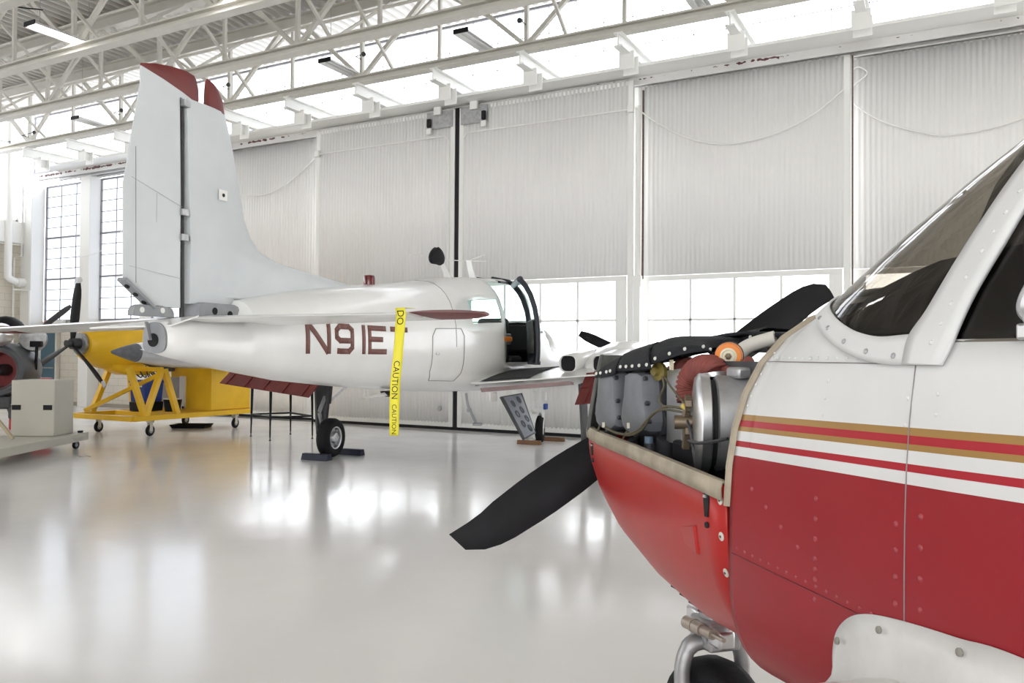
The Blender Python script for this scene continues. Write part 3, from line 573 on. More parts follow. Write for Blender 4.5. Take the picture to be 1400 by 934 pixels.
# exterior details
MB().lathe([(.065, 0), (.065, .08), (.055, .105), (0, .115)], (0, -5.5, 2.28), (0, 0, 1), 20).build('beacon', mat('beacon_red', (.12, .008, .012), .15, coat=.5), wp)
ma = MB(); ma.loft([[V((sx*w, y+dy, z)) for sx, dy in ((1, 0), (0, l), (-1, 0), (0, -l))] for z, y, w, l in ((2.47, -3.45, .05, .17), (2.6, -3.58, .035, .10), (2.78, -3.78, .03, .07))]); m1 = ma.build('antenna_mast', white_paint, wp)
MB().tube([(0, -3.75, 2.80), (-.3, -4.1, 2.80)], .006, 6).build('whisker', white_metal, m1)
ma = MB(); ma.loft([[V((sx*w, y+dy, z)) for sx, dy in ((1, 0), (0, l), (-1, 0), (0, -l))] for z, y, w, l in ((2.58, -2.72, .035, .13), (2.84, -2.88, .03, .09))]); m2 = ma.build('antenna_mast', white_paint, wp)
for e in ((.22, -2.8, 2.93), (.20, -2.72, 2.84), (-.5, -3.2, 2.84)): MB().tube([(0, -2.88, 2.84), e], .007, 6).build('whisker', white_metal, m2)
def onhull(y, z, d=.003): return V((hullx(y, z)+d, y, z))
bd = [(-4.93, 1.205), (-4.35, 1.185), (-4.27, 1.28), (-4.26, 1.74), (-4.33, 1.83), (-4.92, 1.81), (-5.0, 1.72), (-5.01, 1.31)]
bdl = bd+bd[:1]
MB().tube([onhull(a[0]+(b[0]-a[0])*t/8, a[1]+(b[1]-a[1])*t/8) for a, b in zip(bdl, bdl[1:]) for t in range(8)]+[onhull(*bd[0])], .004, 6).build('baggage_door_seam', mat('seam_grey', (.28, .28, .27), .6), wp)
MB().box(onhull(-4.9, 1.52, .01), (.02, .07, .03)).build('baggage_latch', alu, wp, bevel=.006)
q = MB(); yy = -4.45; q.tube([V((hq(yy, a, u)[0]+.001, yy, hq(yy, a, u)[1]+.001*u)) for a, u in half[8:]], .0035, 6); q.build('skin_seam', rib_grey, wp)
# registration letters, laid on the curved side
def stroke(mb, pts, w, y0, z0, sx, sz):
    for i_, (a, b) in enumerate(zip(pts, pts[1:])):
        a, b = V((*a, 0)), V((*b, 0)); d = (b-a).normalized(); n = V((-d.y, d.x, 0))*(w/2)
        if i_: a = a-d*(w*.28)
        if i_ < len(pts)-2: b = b+d*(w*.28)
        e = d*0
        k = max(2, int((b-a).length/.2)); L1 = [a-e+(b-a+e*2)*(i/k)+n for i in range(k+1)]; L2 = [a-e+(b-a+e*2)*(i/k)-n for i in range(k+1)]
        mb.grid([[onhull(y0+p.x*sx, z0+p.y*sz, .0025) for p in L1], [onhull(y0+p.x*sx, z0+p.y*sz, .0025) for p in L2]])
H = .295; wd = .055/H
glyph = [(-7.14, [[(.1, 0), (.1, 1)], [(.12, .97), (.95, .03)], [(.98, 0), (.98, 1)]], .33), (-6.74, [[(.14, .1), (.3, .09), (.72, .09), (.88, .22), (.88, .8), (.72, .91), (.28, .91), (.12, .78), (.12, .55), (.28, .44), (.86, .44)]], .31),
         (-6.38, [[(.35, 0), (.35, 1)]], .28), (-6.225, [[(.12, 0), (.12, 1)], [(.05, .91), (.98, .91)], [(.05, .52), (.8, .52)], [(.05, .09), (1.0, .09)]], .33), (-5.825, [[(0, .91), (1.0, .91)], [(.5, 0), (.5, 1)]], .32)]
for y0, ss, wdt in glyph:
    m = MB()
    for p in ss: stroke(m, [(a*wdt/H, b) for a, b in p], wd, y0, 1.505, H, H)
    m.build('registration_letter', brownred, wp, solid=.0015, off=1)
# undercarriage
def wheel(mb_t, mb_h, c, r, w, ax, hubr, side=1):
    c = V(c); a = V(ax).normalized(); prof = [(hubr, -w*.42), (r*.80, -w*.5), (r*.93, -w*.42), (r, -w*.2), (r, w*.2), (r*.93, w*.42), (r*.80, w*.5), (hubr, w*.42)]
    mb_t.lathe(prof, c, a, 32, cap=False)
    for sg in (-1, 1): mb_h.lathe([(hubr, sg*w*.43), (hubr*.88, sg*w*.40), (hubr*.82, sg*w*.18), (hubr*.5, sg*w*.22), (hubr*.42, sg*w*.44), (hubr*.3, sg*w*.48), (0, sg*w*.48)], c, a, 24, cap=False)
    x, y, _ = basis(a)
    for k in range(6):
        p = c+(x*cos(k*pi/3)+y*sin(k*pi/3))*hubr*.7; mb_h.cyl(p-a*w*.34, p+a*w*.34, hubr*.11, n=8)
for s in (-1, 1):
    X = s*2.03; g = MB(); g.cyl((X+s*.13, -3.22, .42), (X+s*.10, -3.2, .82), .042); g.cyl((X+s*.10, -3.2, .78), (X+s*.06, -3.2, 1.18), .06); g.cyl((X+s*.16, -3.24, .285), (X+s*.02, -3.24, .285), .032)
    g.bar((X+s*.135, -3.24, .25), (X+s*.13, -3.21, .5), .05, .1); go = g.build('main_gear_leg', gunmetal, wp)
    l = MB(); l.bar((X+s*.13, -3.28, .46), (X+.12*s, -3.37, .66), .03, .05); l.bar((X+.12*s, -3.37, .66), (X+s*.1, -3.25, .88), .03, .05); l.build('torque_link', dullalu, go)
    b = MB(); b.bar((X+s*.1, -3.15, .80), (X-s*.22, -2.95, 1.14), .05, .035); b.build('side_brace', dullalu, go)
    t_, h_ = MB(), MB(); wheel(t_, h_, (X, -3.24, .285), .285, .20, (1, .06, 0), .165); wo = t_.build('main_wheel', rubber, wp, ang=60); h_.build('wheel_hub', alu, wo)
    dd = MB(); dd.add([V(p) for p in ((X-.27, -3.30, 1.14), (X-.27, -3.05, 1.16), (X-.22, -3.05, .33), (X-.22, -3.30, .33), (X-.24, -3.30, 1.14), (X-.24, -3.05, 1.16), (X-.19, -3.05, .33), (X-.19, -3.30, .33))], [(0, 1, 2, 3), (7, 6, 5, 4), (0, 4, 5, 1), (1, 5, 6, 2), (2, 6, 7, 3), (3, 7, 4, 0)])
    dd.build('main_gear_door', mat('gear_door_grey', (.06, .06, .065), .5), wp)
n = MB(); n.cyl((0, .02, .62), (0, .1, 1.05), .05); n.cyl((0, 0, .40), (0, .02, .66), .038); n.bar((-.1, 0, .56), (.1, 0, .56), .06, .05); no = n.build('nose_gear_leg', white_metal, wp)
fk = MB()
for sx in (-.1, .1): fk.bar((sx, .0, .57), (sx, -.02, .24), .022, .11)
fk.build('nose_fork', white_metal, no, bevel=.008)
MB().box((.16, -.05, .63), (.05, .12, .10)).build('steering_bracket', blue, no, bevel=.01)
MB().box((0, .1, .80), (.24, .1, .16)).build('torque_box', white_metal, no, bevel=.02)
t_, h_ = MB(), MB(); wheel(t_, h_, (.035, .0, .235), .235, .15, (1, .25, 0), .10); wo = t_.build('nose_wheel', rubber, wp, ang=60); h_.build('wheel_hub', white_metal, wo)
cv = MB(); cv.grid([[V((x, -.27*cos(a_)*(1 if x < .02 else .97), .235+.27*sin(a_))) for x in (-.13, -.09, .0, .04)] for a_ in [radians(-38+16*i) for i in range(11)]]); cv.build('wheel_mudguard', white_metal, wp, solid=.008)
cv = MB(); o_ = [(-.24, .04), (-.1, .03), (.0, .1), (.03, .3), (-.02, .46), (-.12, .47), (-.22, .38), (-.27, .2)]; cv.prism([V((-.125, y, z)) for y, z in o_], [V((-.14, y, z)) for y, z in o_]); cv.build('wheel_cover', white_metal, wp, bevel=.006)
# inner gear door with lightening holes, hanging under the right wing root
A0, A1, B0, B1 = WA.at(685, 542, x=.78), WA.at(714, 537, x=.78), WA.at(717, 601, x=1.12), WA.at(733, 592, x=1.12)
nn = (A1-A0).cross(B0-A0).normalized(); nn = nn if nn.x > 0 else -nn
g = MB(); g.hexa([A0, A1, B1, B0, A0-nn*.03, A1-nn*.03, B1-nn*.03, B0-nn*.03]); gd = g.build('gear_door', mat('gear_door_rim', (.05, .055, .06), .5), wp, bevel=.006)
def inq(u, v): return A0.lerp(A1, u).lerp(B0.lerp(B1, u), v)
cam_l = WA.loc(CAM); nn2 = nn if nn.dot(cam_l-A0) > 0 else -nn; base = .0 if nn2.dot(nn) > 0 else .03
g = MB(); g.hexa([inq(.08, .03)+nn2*base, inq(.92, .03)+nn2*base, inq(.92, .97)+nn2*base, inq(.08, .97)+nn2*base]+[inq(a, b)+nn2*(base+.006) for a, b in ((.1, .05), (.9, .05), (.9, .95), (.1, .95))]); gi = g.build('door_inner_skin', mat('door_blue_grey', (.34, .37, .43), .5, var=.15), gd)
for u, v in ((.32, .22), (.68, .16), (.62, .40), (.3, .46), (.36, .70), (.7, .62), (.66, .84)):
    c = inq(u, v)+nn2*(base+.006); MB().lathe([(.055, 0), (.05, .012), (.038, .004), (0, .002)], c, nn2, 16).build('lightening_dimple', mat('dimple_grey', (.12, .13, .15), .6), gi)
MB().box(WA.at(674, 543, x=.75), (.03, .22, .12)).build('gear_hinge_plate', white_metal, wp, bevel=.01)
# belly: step, blade antenna
s_ = MB(); s_.tube(smooth_path([(.48, -3.95, 1.02), (.5, -3.92, .85), (.55, -3.80, .64)], 6), .017, 8); so = s_.build('boarding_step', rib_grey, wp); MB().box((.57, -3.79, .62), (.12, .15, .03), rz=20).build('step_pad', rib_grey, so, bevel=.008)
MB().lathe([(.09, 0), (.08, .04), (.03, .06), (0, .065)], (.2, -5.4, 1.095), (0, 0, -1), 16).build('belly_dome', black, wp)
b = MB(); b.add([V(p) for p in ((.2, -5.42, 1.09), (.2, -5.30, 1.10), (.2, -6.05, 1.03), (.23, -6.05, 1.035), (.23, -5.42, 1.05), (.23, -5.3, 1.06))], [(0, 1, 2), (3, 5, 4), (0, 2, 3, 4), (1, 5, 3, 2), (0, 4, 5, 1)]); b.build('blade_antenna', white_paint, wp)
# things on or under the aircraft
cvr = MB(); c = V((0, -3.84, 2.78)); rows = []
for ph, rr in ((-.10, .13), (-.04, .17), (.03, .16), (.09, .11), (.125, .03)):
    rows.append([V((c.x+rr*.55*cos(a), c.y-.03+rr*(1+.12*sin(3*a))*sin(a), c.z+ph+.02*cos(2*a))) for a in [2*pi*i/14 for i in range(14)]])
o = cvr.loft(rows, cap0=True).build('antenna_cover', mat('black_cloth', (.008, .008, .01), .9), sub=1); o.location = WA.o; o.rotation_euler = (0, 0, radians(WA.deg)); tag(o, 'black cloth cover pulled over the antenna mast on the cabin roof', 'cover')
def chock(p, rz, size, m, label, group):
    b = MB(); l, w, h = size; b.loft([[V((x, -w/2, 0)), V((x, w/2, 0)), V((x, w*.3, h)), V((x, -w*.3, h))] for x in (-l/2, l/2)]); o = b.build('wheel_chock', m, bevel=.008); o.location = p; o.rotation_euler = (0, 0, radians(rz)); return tag(o, label, 'chock', group)
def wpt(x, y): return WA.o+WA.M @ V((x, y, 0))
chock(wpt(-2.02, -3.60), 6, (.44, .15, .09), bluewood, 'dark blue chock behind the left main wheel of the white aircraft', 'dark blue chocks')
chock(wpt(-1.95, -2.87), 6, (.46, .14, .09), bluewood, 'dark chock in front of the left main wheel of the white aircraft', 'dark blue chocks')
chock(wpt(-.02, -.36), 6, (.42, .10, .07), wood, 'brown wooden chock behind the nose wheel of the white aircraft', 'brown wooden chocks')
chock(wpt(.18, .32), 6, (.4, .10, .07), wood, 'brown wooden chock in front of the nose wheel of the white aircraft', 'brown wooden chocks')
# caution tape draped over the tailplane
def text_mesh(s, size):
    cu = bpy.data.curves.new('t', 'FONT'); cu.body = s; cu.size = size; cu.align_x = 'LEFT'; cu.resolution_u = 3; o = bpy.data.objects.new('t', cu); COL.objects.link(o)
    bpy.context.view_layer.update(); me = o.to_mesh(); vs = [v.co.copy() for v in me.vertices]; fs = [tuple(p.vertices) for p in me.polygons]; o.to_mesh_clear(); bpy.data.objects.remove(o); bpy.data.curves.remove(cu); return vs, fs
tp = thing('caution_tape', 'yellow caution tape with black lettering hanging from the right tailplane', 'tape', WA.o, WA.deg)
TX, TY = 1.95, -8.215; pts_t = [(0, 1.85, .0), (.012, 1.80, .0), (.004, 1.70, .002), (-.012, 1.5, .005), (-.03, 1.3, .0), (-.037, 1.1, .004), (-.035, .93, .0)]
def tape_c(z): 
    tb_ = sorted([(p[1], p[0], p[2]) for p in pts_t]); a = lerp(tb_, z); return a
def tpos(u, z, d=0):                           # u across the tape
    dx, dy = tape_c(z); wd_ = .036 if z < 1.6 else .036+.012*(z-1.6)/.25
    th_ = radians(25*sin((z-.9)*4)); return V((TX+dx+u*wd_*cos(th_), TY+dy-d+u*wd_*sin(th_), z))
m = MB(); m.grid([[tpos(u, 1.84-.92*i/24) for u in (-1, -.33, .33, 1)] for i in range(25)])
m.grid([[tpos(u, 1.84) for u in (-1, 1)], [tpos(u, 1.84)+V((0, .16, .005)) for u in (-1, 1)]]); m.build('tape_strip', tapey, tp, solid=.0015)
for txt, z_top, sz in (('DO', 1.825, .07), ('CAUTION', 1.46, .062), ('CAUTION', 1.145, .048)):
    vs, fs = text_mesh(txt, sz); b = MB(); b.add([tpos((p.y-sz*.35)/.036, z_top-p.x, .003) for p in vs], fs); b.build('lettering', black, tp)
# ================================================================ THE RED AND WHITE AIRCRAFT, engine uncovered
RA = Frame((-1.032, 3.113, 0), 45.8)
rp = thing('red_airplane', 'red and white single-engined aircraft in the foreground with its upper engine cowling removed', 'airplane', RA.o, RA.deg)
FS = [(-1.42, .574, 1.10, 1.632, .775), (-1.5, .576, 1.1, 1.665, .78), (-1.6, .578, 1.1, 1.732, .785), (-1.73, .58, 1.1, 1.815, .79), (-1.86, .585, 1.1, 1.885, .79), (-2.0, .59, 1.1, 1.952, .79), (-2.2, .59, 1.1, 2.035, .79), (-2.5, .59, 1.1, 2.10, .79),
      (-3.0, .58, 1.1, 2.12, .79), (-3.6, .53, 1.12, 2.03, .80), (-4.5, .40, 1.22, 1.78, .88), (-5.5, .22, 1.3, 1.56, 1.04), (-6.3, .06, 1.32, 1.44, 1.2)]
CW = [(-.12, .24, 1.245, 1.245, 1.015), (-.2, .380, 1.245, 1.245, .97), (-.35, .425, 1.245, 1.245, .895), (-.5, .454, 1.245, 1.245, .825), (-.75, .49, 1.245, 1.245, .765), (-1.0, .525, 1.24, 1.24, .745), (-1.405, .575, 1.23, 1.23, .77)]
NT = 3.05
def NBF(tab): return 3.5 if tab is FS else 2.9
def sx_(tab, y, z):
    hw, zm, zt, zb = lerp(tab, y)
    if z >= zm: q = min(1, (z-zm)/max(1e-6, zt-zm)); return hw*(1-q**NT)**(1/NT)
    q = min(1, (zm-z)/(zm-zb)); return hw*(1-q**NBF(tab))**(1/NBF(tab))
def onr(y, z, d=0, tab=FS, s=-1):              # point on the side, pushed out by d
    x = sx_(tab, y, z); e = .004
    dx = (sx_(tab, y, z+e)-sx_(tab, y, z-e))/(2*e); n = V((s*1, 0, -dx)).normalized() if abs(dx) < 50 else V((0, 0, 1))
    return V((s*x, y, z))+n*d
ZB = [(-3.0, 1.528), (-1.885, 1.528), (-1.824, 1.528), (-1.762, 1.537), (-1.71, 1.551), (-1.652, 1.571), (-1.593, 1.591), (-1.53, 1.612), (-1.48, 1.632), (-1.45, 1.648)]
def zbound(y):
    zt = lerp(FS, y)[2]
    if y > -1.4501 or y < -3.0: return zt
    return min(zt, lerp(ZB, y)[0])
def halfring(tab, y, ztop, nl=14, nu=9):       # bottom centre up the left side to ztop
    hw, zm, zt, zb = lerp(tab, y); o = []
    for i in range(nl):
        a = pi/2*i/nl; c, s = max(0, cos(a)), sin(a); o.append((hw*s**(2/NBF(tab)), zm-(zm-zb)*c**(2/NBF(tab))))
    zt_ = min(ztop, zt)
    for i in range(nu+1):
        k = i/nu; q1 = (zt_-zm)/max(1e-6, zt-zm); q = q1*(1-(1-k)**1.6) if q1 > .98 else q1*k
        z = zm+q*(zt-zm); o.append((sx_(tab, y, z), z))
    return o
YR = [-1.42, -1.435, -1.45, -1.465, -1.48, -1.505, -1.53, -1.56, -1.593, -1.652, -1.71, -1.762, -1.824, -1.885, -2.0, -2.2, -2.5, -2.75, -3.0]
b = MB(); rows = []
for y in YR:
    h = halfring(FS, y, zbound(y)); rows.append([V((-x, y, z)) for x, z in h[::-1]]+[V((x, y, z)) for x, z in h[1:]])
b.grid(rows)
rows = []
for y in (-3.0, -3.6, -4.5, -5.5, -6.3):
    h = halfring(FS, y, 9); rows.append([V((-x, y, z)) for x, z in h[::-1]]+[V((x, y, z)) for x, z in h[1:]])
b.grid(rows); b.v = [tuple(p) for p in b.v]
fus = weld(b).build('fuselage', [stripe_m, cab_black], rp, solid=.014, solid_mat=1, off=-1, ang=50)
def ribbon(name, front, rear, m, d=.006, th=.006, parent=None, both=True, n=14, tab=FS):
    fr, re = smooth_path([(0, *p) for p in front], n), smooth_path([(0, *p) for p in rear], n); k = min(len(fr), len(re)); objs = []
    for s in ((1, -1) if both else (-1,)):
        g = MB(); rows = []
        for i in range(k):
            a, c = fr[int(i*(len(fr)-1)/(k-1))], re[int(i*(len(re)-1)/(k-1))]
            rows.append([onr(a.y+(c.y-a.y)*t, a.z+(c.z-a.z)*t, d, tab, s) for t in (0, .25, .5, .75, 1)])
        if s > 0: rows = [r[::-1] for r in rows]
        g.grid(rows); ob = g.build(name, m, parent or rp, solid=th, off=0, ang=50)
    return ob
# canopy: curved glass from the windshield base up and over
def caprows(y0, y1, n, zlo, s=None, off=0):
    rows = []
    for i in range(n+1):
        y = y0+(y1-y0)*i/n; hw, zm, zt, zb = lerp(FS, y); z0 = zlo(y); r = []
        qa = min(1, (z0-zm)/(zt-zm)); aa = math.asin(max(0, qa)**(NT/2)) if qa < 1 else pi/2
        for j in range(25):
            a = aa+(pi-2*aa)*j/24; c, s_ = cos(a), sin(a)
            r.append(V(((-1 if c > 0 else 1)*(hw+off)*abs(c)**(2/NT), y, zm+(zt+off-zm)*max(0, s_)**(2/NT))))
        rows.append(r)
    return rows
g = MB(); g.grid(caprows(-1.452, -2.16, 22, lambda y: zbound(y)-.004)); g.build('windshield', agl, rp, ang=60)
for s in (-1, 1):
    g = MB(); g.grid([[onr(y, z, -.002, FS, s) for z in (1.525, 1.6, 1.68, 1.76, 1.84, 1.9)] for y in (-1.97, -2.1, -2.3, -2.6, -2.9, -3.0)])
    g.build('side_window', dgl, rp, ang=60)
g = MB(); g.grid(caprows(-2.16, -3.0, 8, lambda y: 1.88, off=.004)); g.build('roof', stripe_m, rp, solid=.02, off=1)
PF = [(-1.895, 1.490), (-1.90, 1.532), (-1.929, 1.572), (-1.965, 1.639), (-1.997, 1.701), (-2.024, 1.759), (-2.06, 1.83), (-2.10, 1.90), (-2.14, 1.97)]
PR_ = [(-1.972, 1.490), (-1.985, 1.515), (-2.01, 1.581), (-2.046, 1.656), (-2.064, 1.698), (-2.09, 1.75), (-2.13, 1.82), (-2.18, 1.885), (-2.24, 1.97)]
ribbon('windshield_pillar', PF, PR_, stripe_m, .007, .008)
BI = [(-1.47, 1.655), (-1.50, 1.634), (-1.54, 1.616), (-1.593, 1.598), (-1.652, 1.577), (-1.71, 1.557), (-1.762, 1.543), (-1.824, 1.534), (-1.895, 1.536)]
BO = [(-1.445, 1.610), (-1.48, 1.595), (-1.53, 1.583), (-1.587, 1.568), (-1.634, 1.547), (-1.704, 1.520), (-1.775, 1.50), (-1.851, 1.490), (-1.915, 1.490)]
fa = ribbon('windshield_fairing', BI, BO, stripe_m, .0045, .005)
sr = MB()
for y, z in ((-1.60, 1.572), (-1.66, 1.552), (-1.73, 1.527), (-1.80, 1.510), (-1.87, 1.503)): sr.dome(onr(y, z, .008), onr(y, z, .02)-onr(y, z, 0), .005, .002, 8)
sr.build('fairing_screw', dullalu, fa)
# seams and rivets of the skin
seam_m = mat('skin_seam', (.22, .20, .20), .6)
def seam(pts, r=.0010, m=None, tab=FS, name='skin_seam'): MB().tube([onr(y, z, .0006, tab) for y, z in pts], r, 5).build(name, m or seam_m, rp)
seam([(-1.43-.06*i, 1.492) for i in range(9)]); seam([(-1.914, 1.49-.08*i) for i in range(6)]); seam([(-1.43-.06*i, 1.098-.0015*i) for i in range(8)], .0011, mat('red_seam', (.13, .016, .02), .5))
def rivets(rows, m, name, r=.0042, d=.0):
    for y, z in rows:
        p, q = onr(y, z, d), onr(y, z, d+.01); MB().dome(p, q-p, r, .0016, 8).build(name, m, rp)
wr = mat('white_rivet', (.62, .62, .61), .4); rr = mat('red_rivet', (.28, .03, .04), .35)
rivets([(-1.44-.030*i, 1.500) for i in range(15)]+[(-1.435, 1.40+.022*i) for i in range(6)]+[(-1.905, 1.40+.04*i) for i in range(2)]+[(-1.70, 1.40+.03*i) for i in range(3)]+[(-1.965, 1.42+.03*i) for i in range(2)], wr, 'skin_rivet', .0035)
rivets([(-1.45-.028*i, 1.112-.001*i) for i in range(15)], rr, 'skin_rivet', .0035)
rivets([(-1.70, 1.08+.035*i) for i in range(6)]+[(-1.895, 1.09+.04*i) for i in range(5)]+[(-1.945, 1.09+.045*i) for i in range(5)]+[(-1.50-.05*i, 1.24-.027*i) for i in range(5)], rr, 'skin_rivet', .005)
rivets([(PF[i][0]*.4+PR_[i][0]*.6, PF[i][1]*.4+PR_[i][1]*.6) for i in range(1, 7)]+[((PF[i][0]+PF[i+1][0])*.2+(PR_[i][0]+PR_[i+1][0])*.3, (PF[i][1]+PF[i+1][1])*.2+(PR_[i][1]+PR_[i+1][1])*.3) for i in range(1, 6)], wr, 'pillar_rivet', .004, .011)
# lower cowling, open on top
rows = []
for y in [-.12, -.15, -.2, -.27, -.35, -.5, -.62, -.75, -.88, -1.0, -1.15, -1.3, -1.405]:
    h = halfring(CW, y, 1.245, 16, 1); rows.append([V((-x, y, z)) for x, z in h[::-1]]+[V((x, y, z)) for x, z in h[1:]])
c = MB(); c.grid(rows); fr = rows[0]; c.add(fr, [tuple(range(len(fr)))]); lc = weld(c).build('lower_cowling', [cowl_red, black], rp, solid=.008, solid_mat=1, off=-1, ang=50)
def rimpt(y, z=1.245): return sx_(CW, y, min(z, lerp(CW, y)[1]))
rs = MB()
for s in (-1, 1): rs.grid([[V((s*(rimpt(y)+o), y, lerp(CW, y)[1]+dz)) for o, dz in ((.004, -.03), (.006, -.005), (.003, .006), (-.014, .004), (-.016, -.02))] for y in [-.13, -.2, -.3, -.45, -.6, -.8, -1.0, -1.2, -1.40]])
rs.build('rim_seal', tan, lc, solid=.004, ang=60)
def latch(y, z0, z1, r=.011):
    b = MB(); p = onr(y, (z0+z1)/2, .002, CW); a = V((0, 0, (z1-z0)/2)); w = .010
    out = [V((0, w*u, v)) for u, v in ((-1.0, .5*(z1-z0)), (1.0, .5*(z1-z0)), (1.1, .2*(z1-z0)), (.55, -.5*(z1-z0)), (-.55, -.5*(z1-z0)), (-1.1, .2*(z1-z0)))]
    b.prism([p+o+V((-.002, 0, 0)) for o in out], [p+o+V((.004, 0, 0)) for o in out]); o = b.build('cowl_latch', hole_black, lc)
    MB().box(p+V((-.004, 0, .35*(z1-z0))), (.004, .012, .006)).build('latch_catch', alu, o)
    q = onr(y, z0-.018, .001, CW); MB().cyl(q, q+V((-.004, 0, 0)), .007, n=12).build('latch_hole', hole_black, o)
latch(-1.315, 1.150, 1.203); latch(-.33, 1.165, 1.205, .008)
for z in (1.198, 1.122, 1.045, .968):
    p, q = onr(-1.385, z, .001, CW), onr(-1.385, z, .02, CW); w_ = MB(); w_.lathe([(.0095, 0), (.0095, .0015), (.006, .003), (0, .0032)], p, q-p, 14); so = w_.build('cowl_screw', mat('screw_washer', (.55, .52, .46), .5), lc)
    MB().cyl(p+(q-p).normalized()*.003, p+(q-p).normalized()*.0042, .003, n=8).build('screw_head', gunmetal, so)
vq = [RA.at(px_, py_, x=-.565) for px_, py_ in ((916, 721), (943, 720), (943, 757), (921, 744))]
vb = [onr(p.y, p.z, d, CW) for p, d in zip(vq, (.0004, .006, .006, .0004))]; vc = [onr(vq[1].y-.004, vq[1].z+.004, .0, CW), onr(vq[2].y-.004, vq[2].z-.003, .0, CW)]
sp = MB(); sp.add(vb+vc, [(0, 1, 2, 3), (1, 4, 5, 2), (0, 4, 1), (3, 2, 5)]); sp.build('cowl_vent', cowl_red, lc)
p, q = onr(-1.345, .862, .001, CW), onr(-1.345, .862, .02, CW); MB().lathe([(.020, 0), (.020, .002), (0, .002)], p, q-p, 16).build('access_hole', hole_black, lc)
lv = MB()
for k in range(6):
    y = -.62-.06*k; z = lerp(CW, y)[3]+.045; lv.bar(onr(y, z+.02, .003, CW), onr(y-.035, z-.012, .003, CW), .012, .006)
lv.build('louvre_slits', hole_black, lc)
# firewall with its tan edging
h = halfring(FS, -1.42, 9); ring = [(-x, z) for x, z in h[::-1]]+[(x, z) for x, z in h[1:-1]]
MB().prism([V((x*.985, -1.405, z)) for x, z in ring], [V((x*.985, -1.415, z)) for x, z in ring]).build('firewall', gunmetal, rp)
et = MB(); pts = [(x, z) for x, z in h if z > 1.19]; pts = [V((-x-.001, -1.413, z)) for x, z in pts]+[V((x+.001, -1.413, z)) for x, z in pts[::-1][1:]]
et.tube(pts, .0085, 6).build('firewall_edging', tan, rp)
# ---- engine
def EP(px, py, x=-.42): return RA.at(px, py, x=x)
en = MB(); en.box((0, -.72, 1.36), (.34, .95, .2)); en.box((0, -.75, 1.2), (.5, 1.05, .2)); en.box((0, -.75, 1.02), (.46, .9, .2)); eo = en.build('engine_block', gunmetal, rp, bevel=.02)
for s in (-1, 1):
    for k, yc in enumerate((-.42, -.63, -.84)):
        if s > 0 or k < 2:
            cy_ = MB(); cy_.lathe([(.06, .12), (.06, .2)]+[(r, .2+.012*i) for i in range(10) for r in (.085 if i % 2 else .068,)]+[(.07, .33)], (0, yc, 1.35), (s, 0, 0), 18); cy_.build('cylinder', gunmetal, eo, ang=30)
rc_out = [(-.062, .085), (-.030, .093), (.030, .093), (.062, .085), (.066, .06), (.072, .01), (.088, -.03), (.092, -.055), (.08, -.083), (.05, -.098), (0, -.103), (-.05, -.098), (-.08, -.083), (-.092, -.055), (-.088, -.03), (-.072, .01), (-.066, .06)]
for yc, zc in ((-.425, 1.358), (-.632, 1.362)):
    m = MB(); lay = [(-.345, 1.0), (-.40, 1.0), (-.415, .93), (-.42, .80)]
    m.loft([[V((x, yc-a*k*.97, zc+b_*k)) for a, b_ in rc_out] for x, k in lay]); ro = m.build('rocker_cover', cast_grey, eo, ang=30)
    for a, b_ in ((-.06, .07), (.06, .07), (-.085, -.05), (.085, -.05), (0, -.098), (.073, .0), (-.073, 0)): bt = MB(); bt.lathe([(.007, 0), (.007, .010), (.003, .013), (0, .013)], (-.40, yc+a*1.05, zc+b_*1.05), (-1, 0, 0), 8); bt.build('cover_bolt', gunmetal, ro)
    fl = MB(); fl.loft([[V((x, yc-a*1.1, zc+b_*1.1)) for a, b_ in rc_out] for x in (-.335, -.36)]); fl.build('cover_flange', gunmetal, ro)
bw = MB(); bw.hexa([V(p) for p in ((-.34, -.735, 1.25), (-.34, -.85, 1.25), (-.34, -.85, 1.47), (-.34, -.735, 1.46), (-.355, -.735, 1.25), (-.355, -.85, 1.25), (-.355, -.85, 1.47), (-.355, -.735, 1.46))]); bw.build('baffle_plate', alu, rp)
bw = MB(); bw.hexa([V(p) for p in ((-.30, -.80, 1.15), (-.30, -1.15, 1.15), (-.30, -1.15, 1.49), (-.30, -.80, 1.49), (-.32, -.80, 1.15), (-.32, -1.15, 1.15), (-.32, -1.15, 1.49), (-.32, -.80, 1.49))]); bw.build('rear_baffle', gunmetal, rp)
MB().bar((-.36, -.848, 1.24), (-.36, -.848, 1.468), .012, .012).build('baffle_angle', alu, rp)
bx = MB(); bx.box((-.30, -.98, 1.20), (.16, .34, .13)); bx.build('oil_cooler', black, rp, bevel=.01)
fb_ = MB(); rws = []
for k in range(9):
    t = k/8; z = 1.235+.27*t; y = -.215-.02*sin(pi*t); w_ = .405-.05*t*t; rws.append([V((-w_-.0, y-.06, z)), V((-w_+.012, y-.01, z)), V((-w_+.06, y+.02, z)), V((-w_+.2, y+.03, z))])
fb_.grid(rws); fb_.build('front_baffle', mat('baffle_olive', (.085, .085, .08), .65, var=.3, vscale=15), rp, solid=.006)
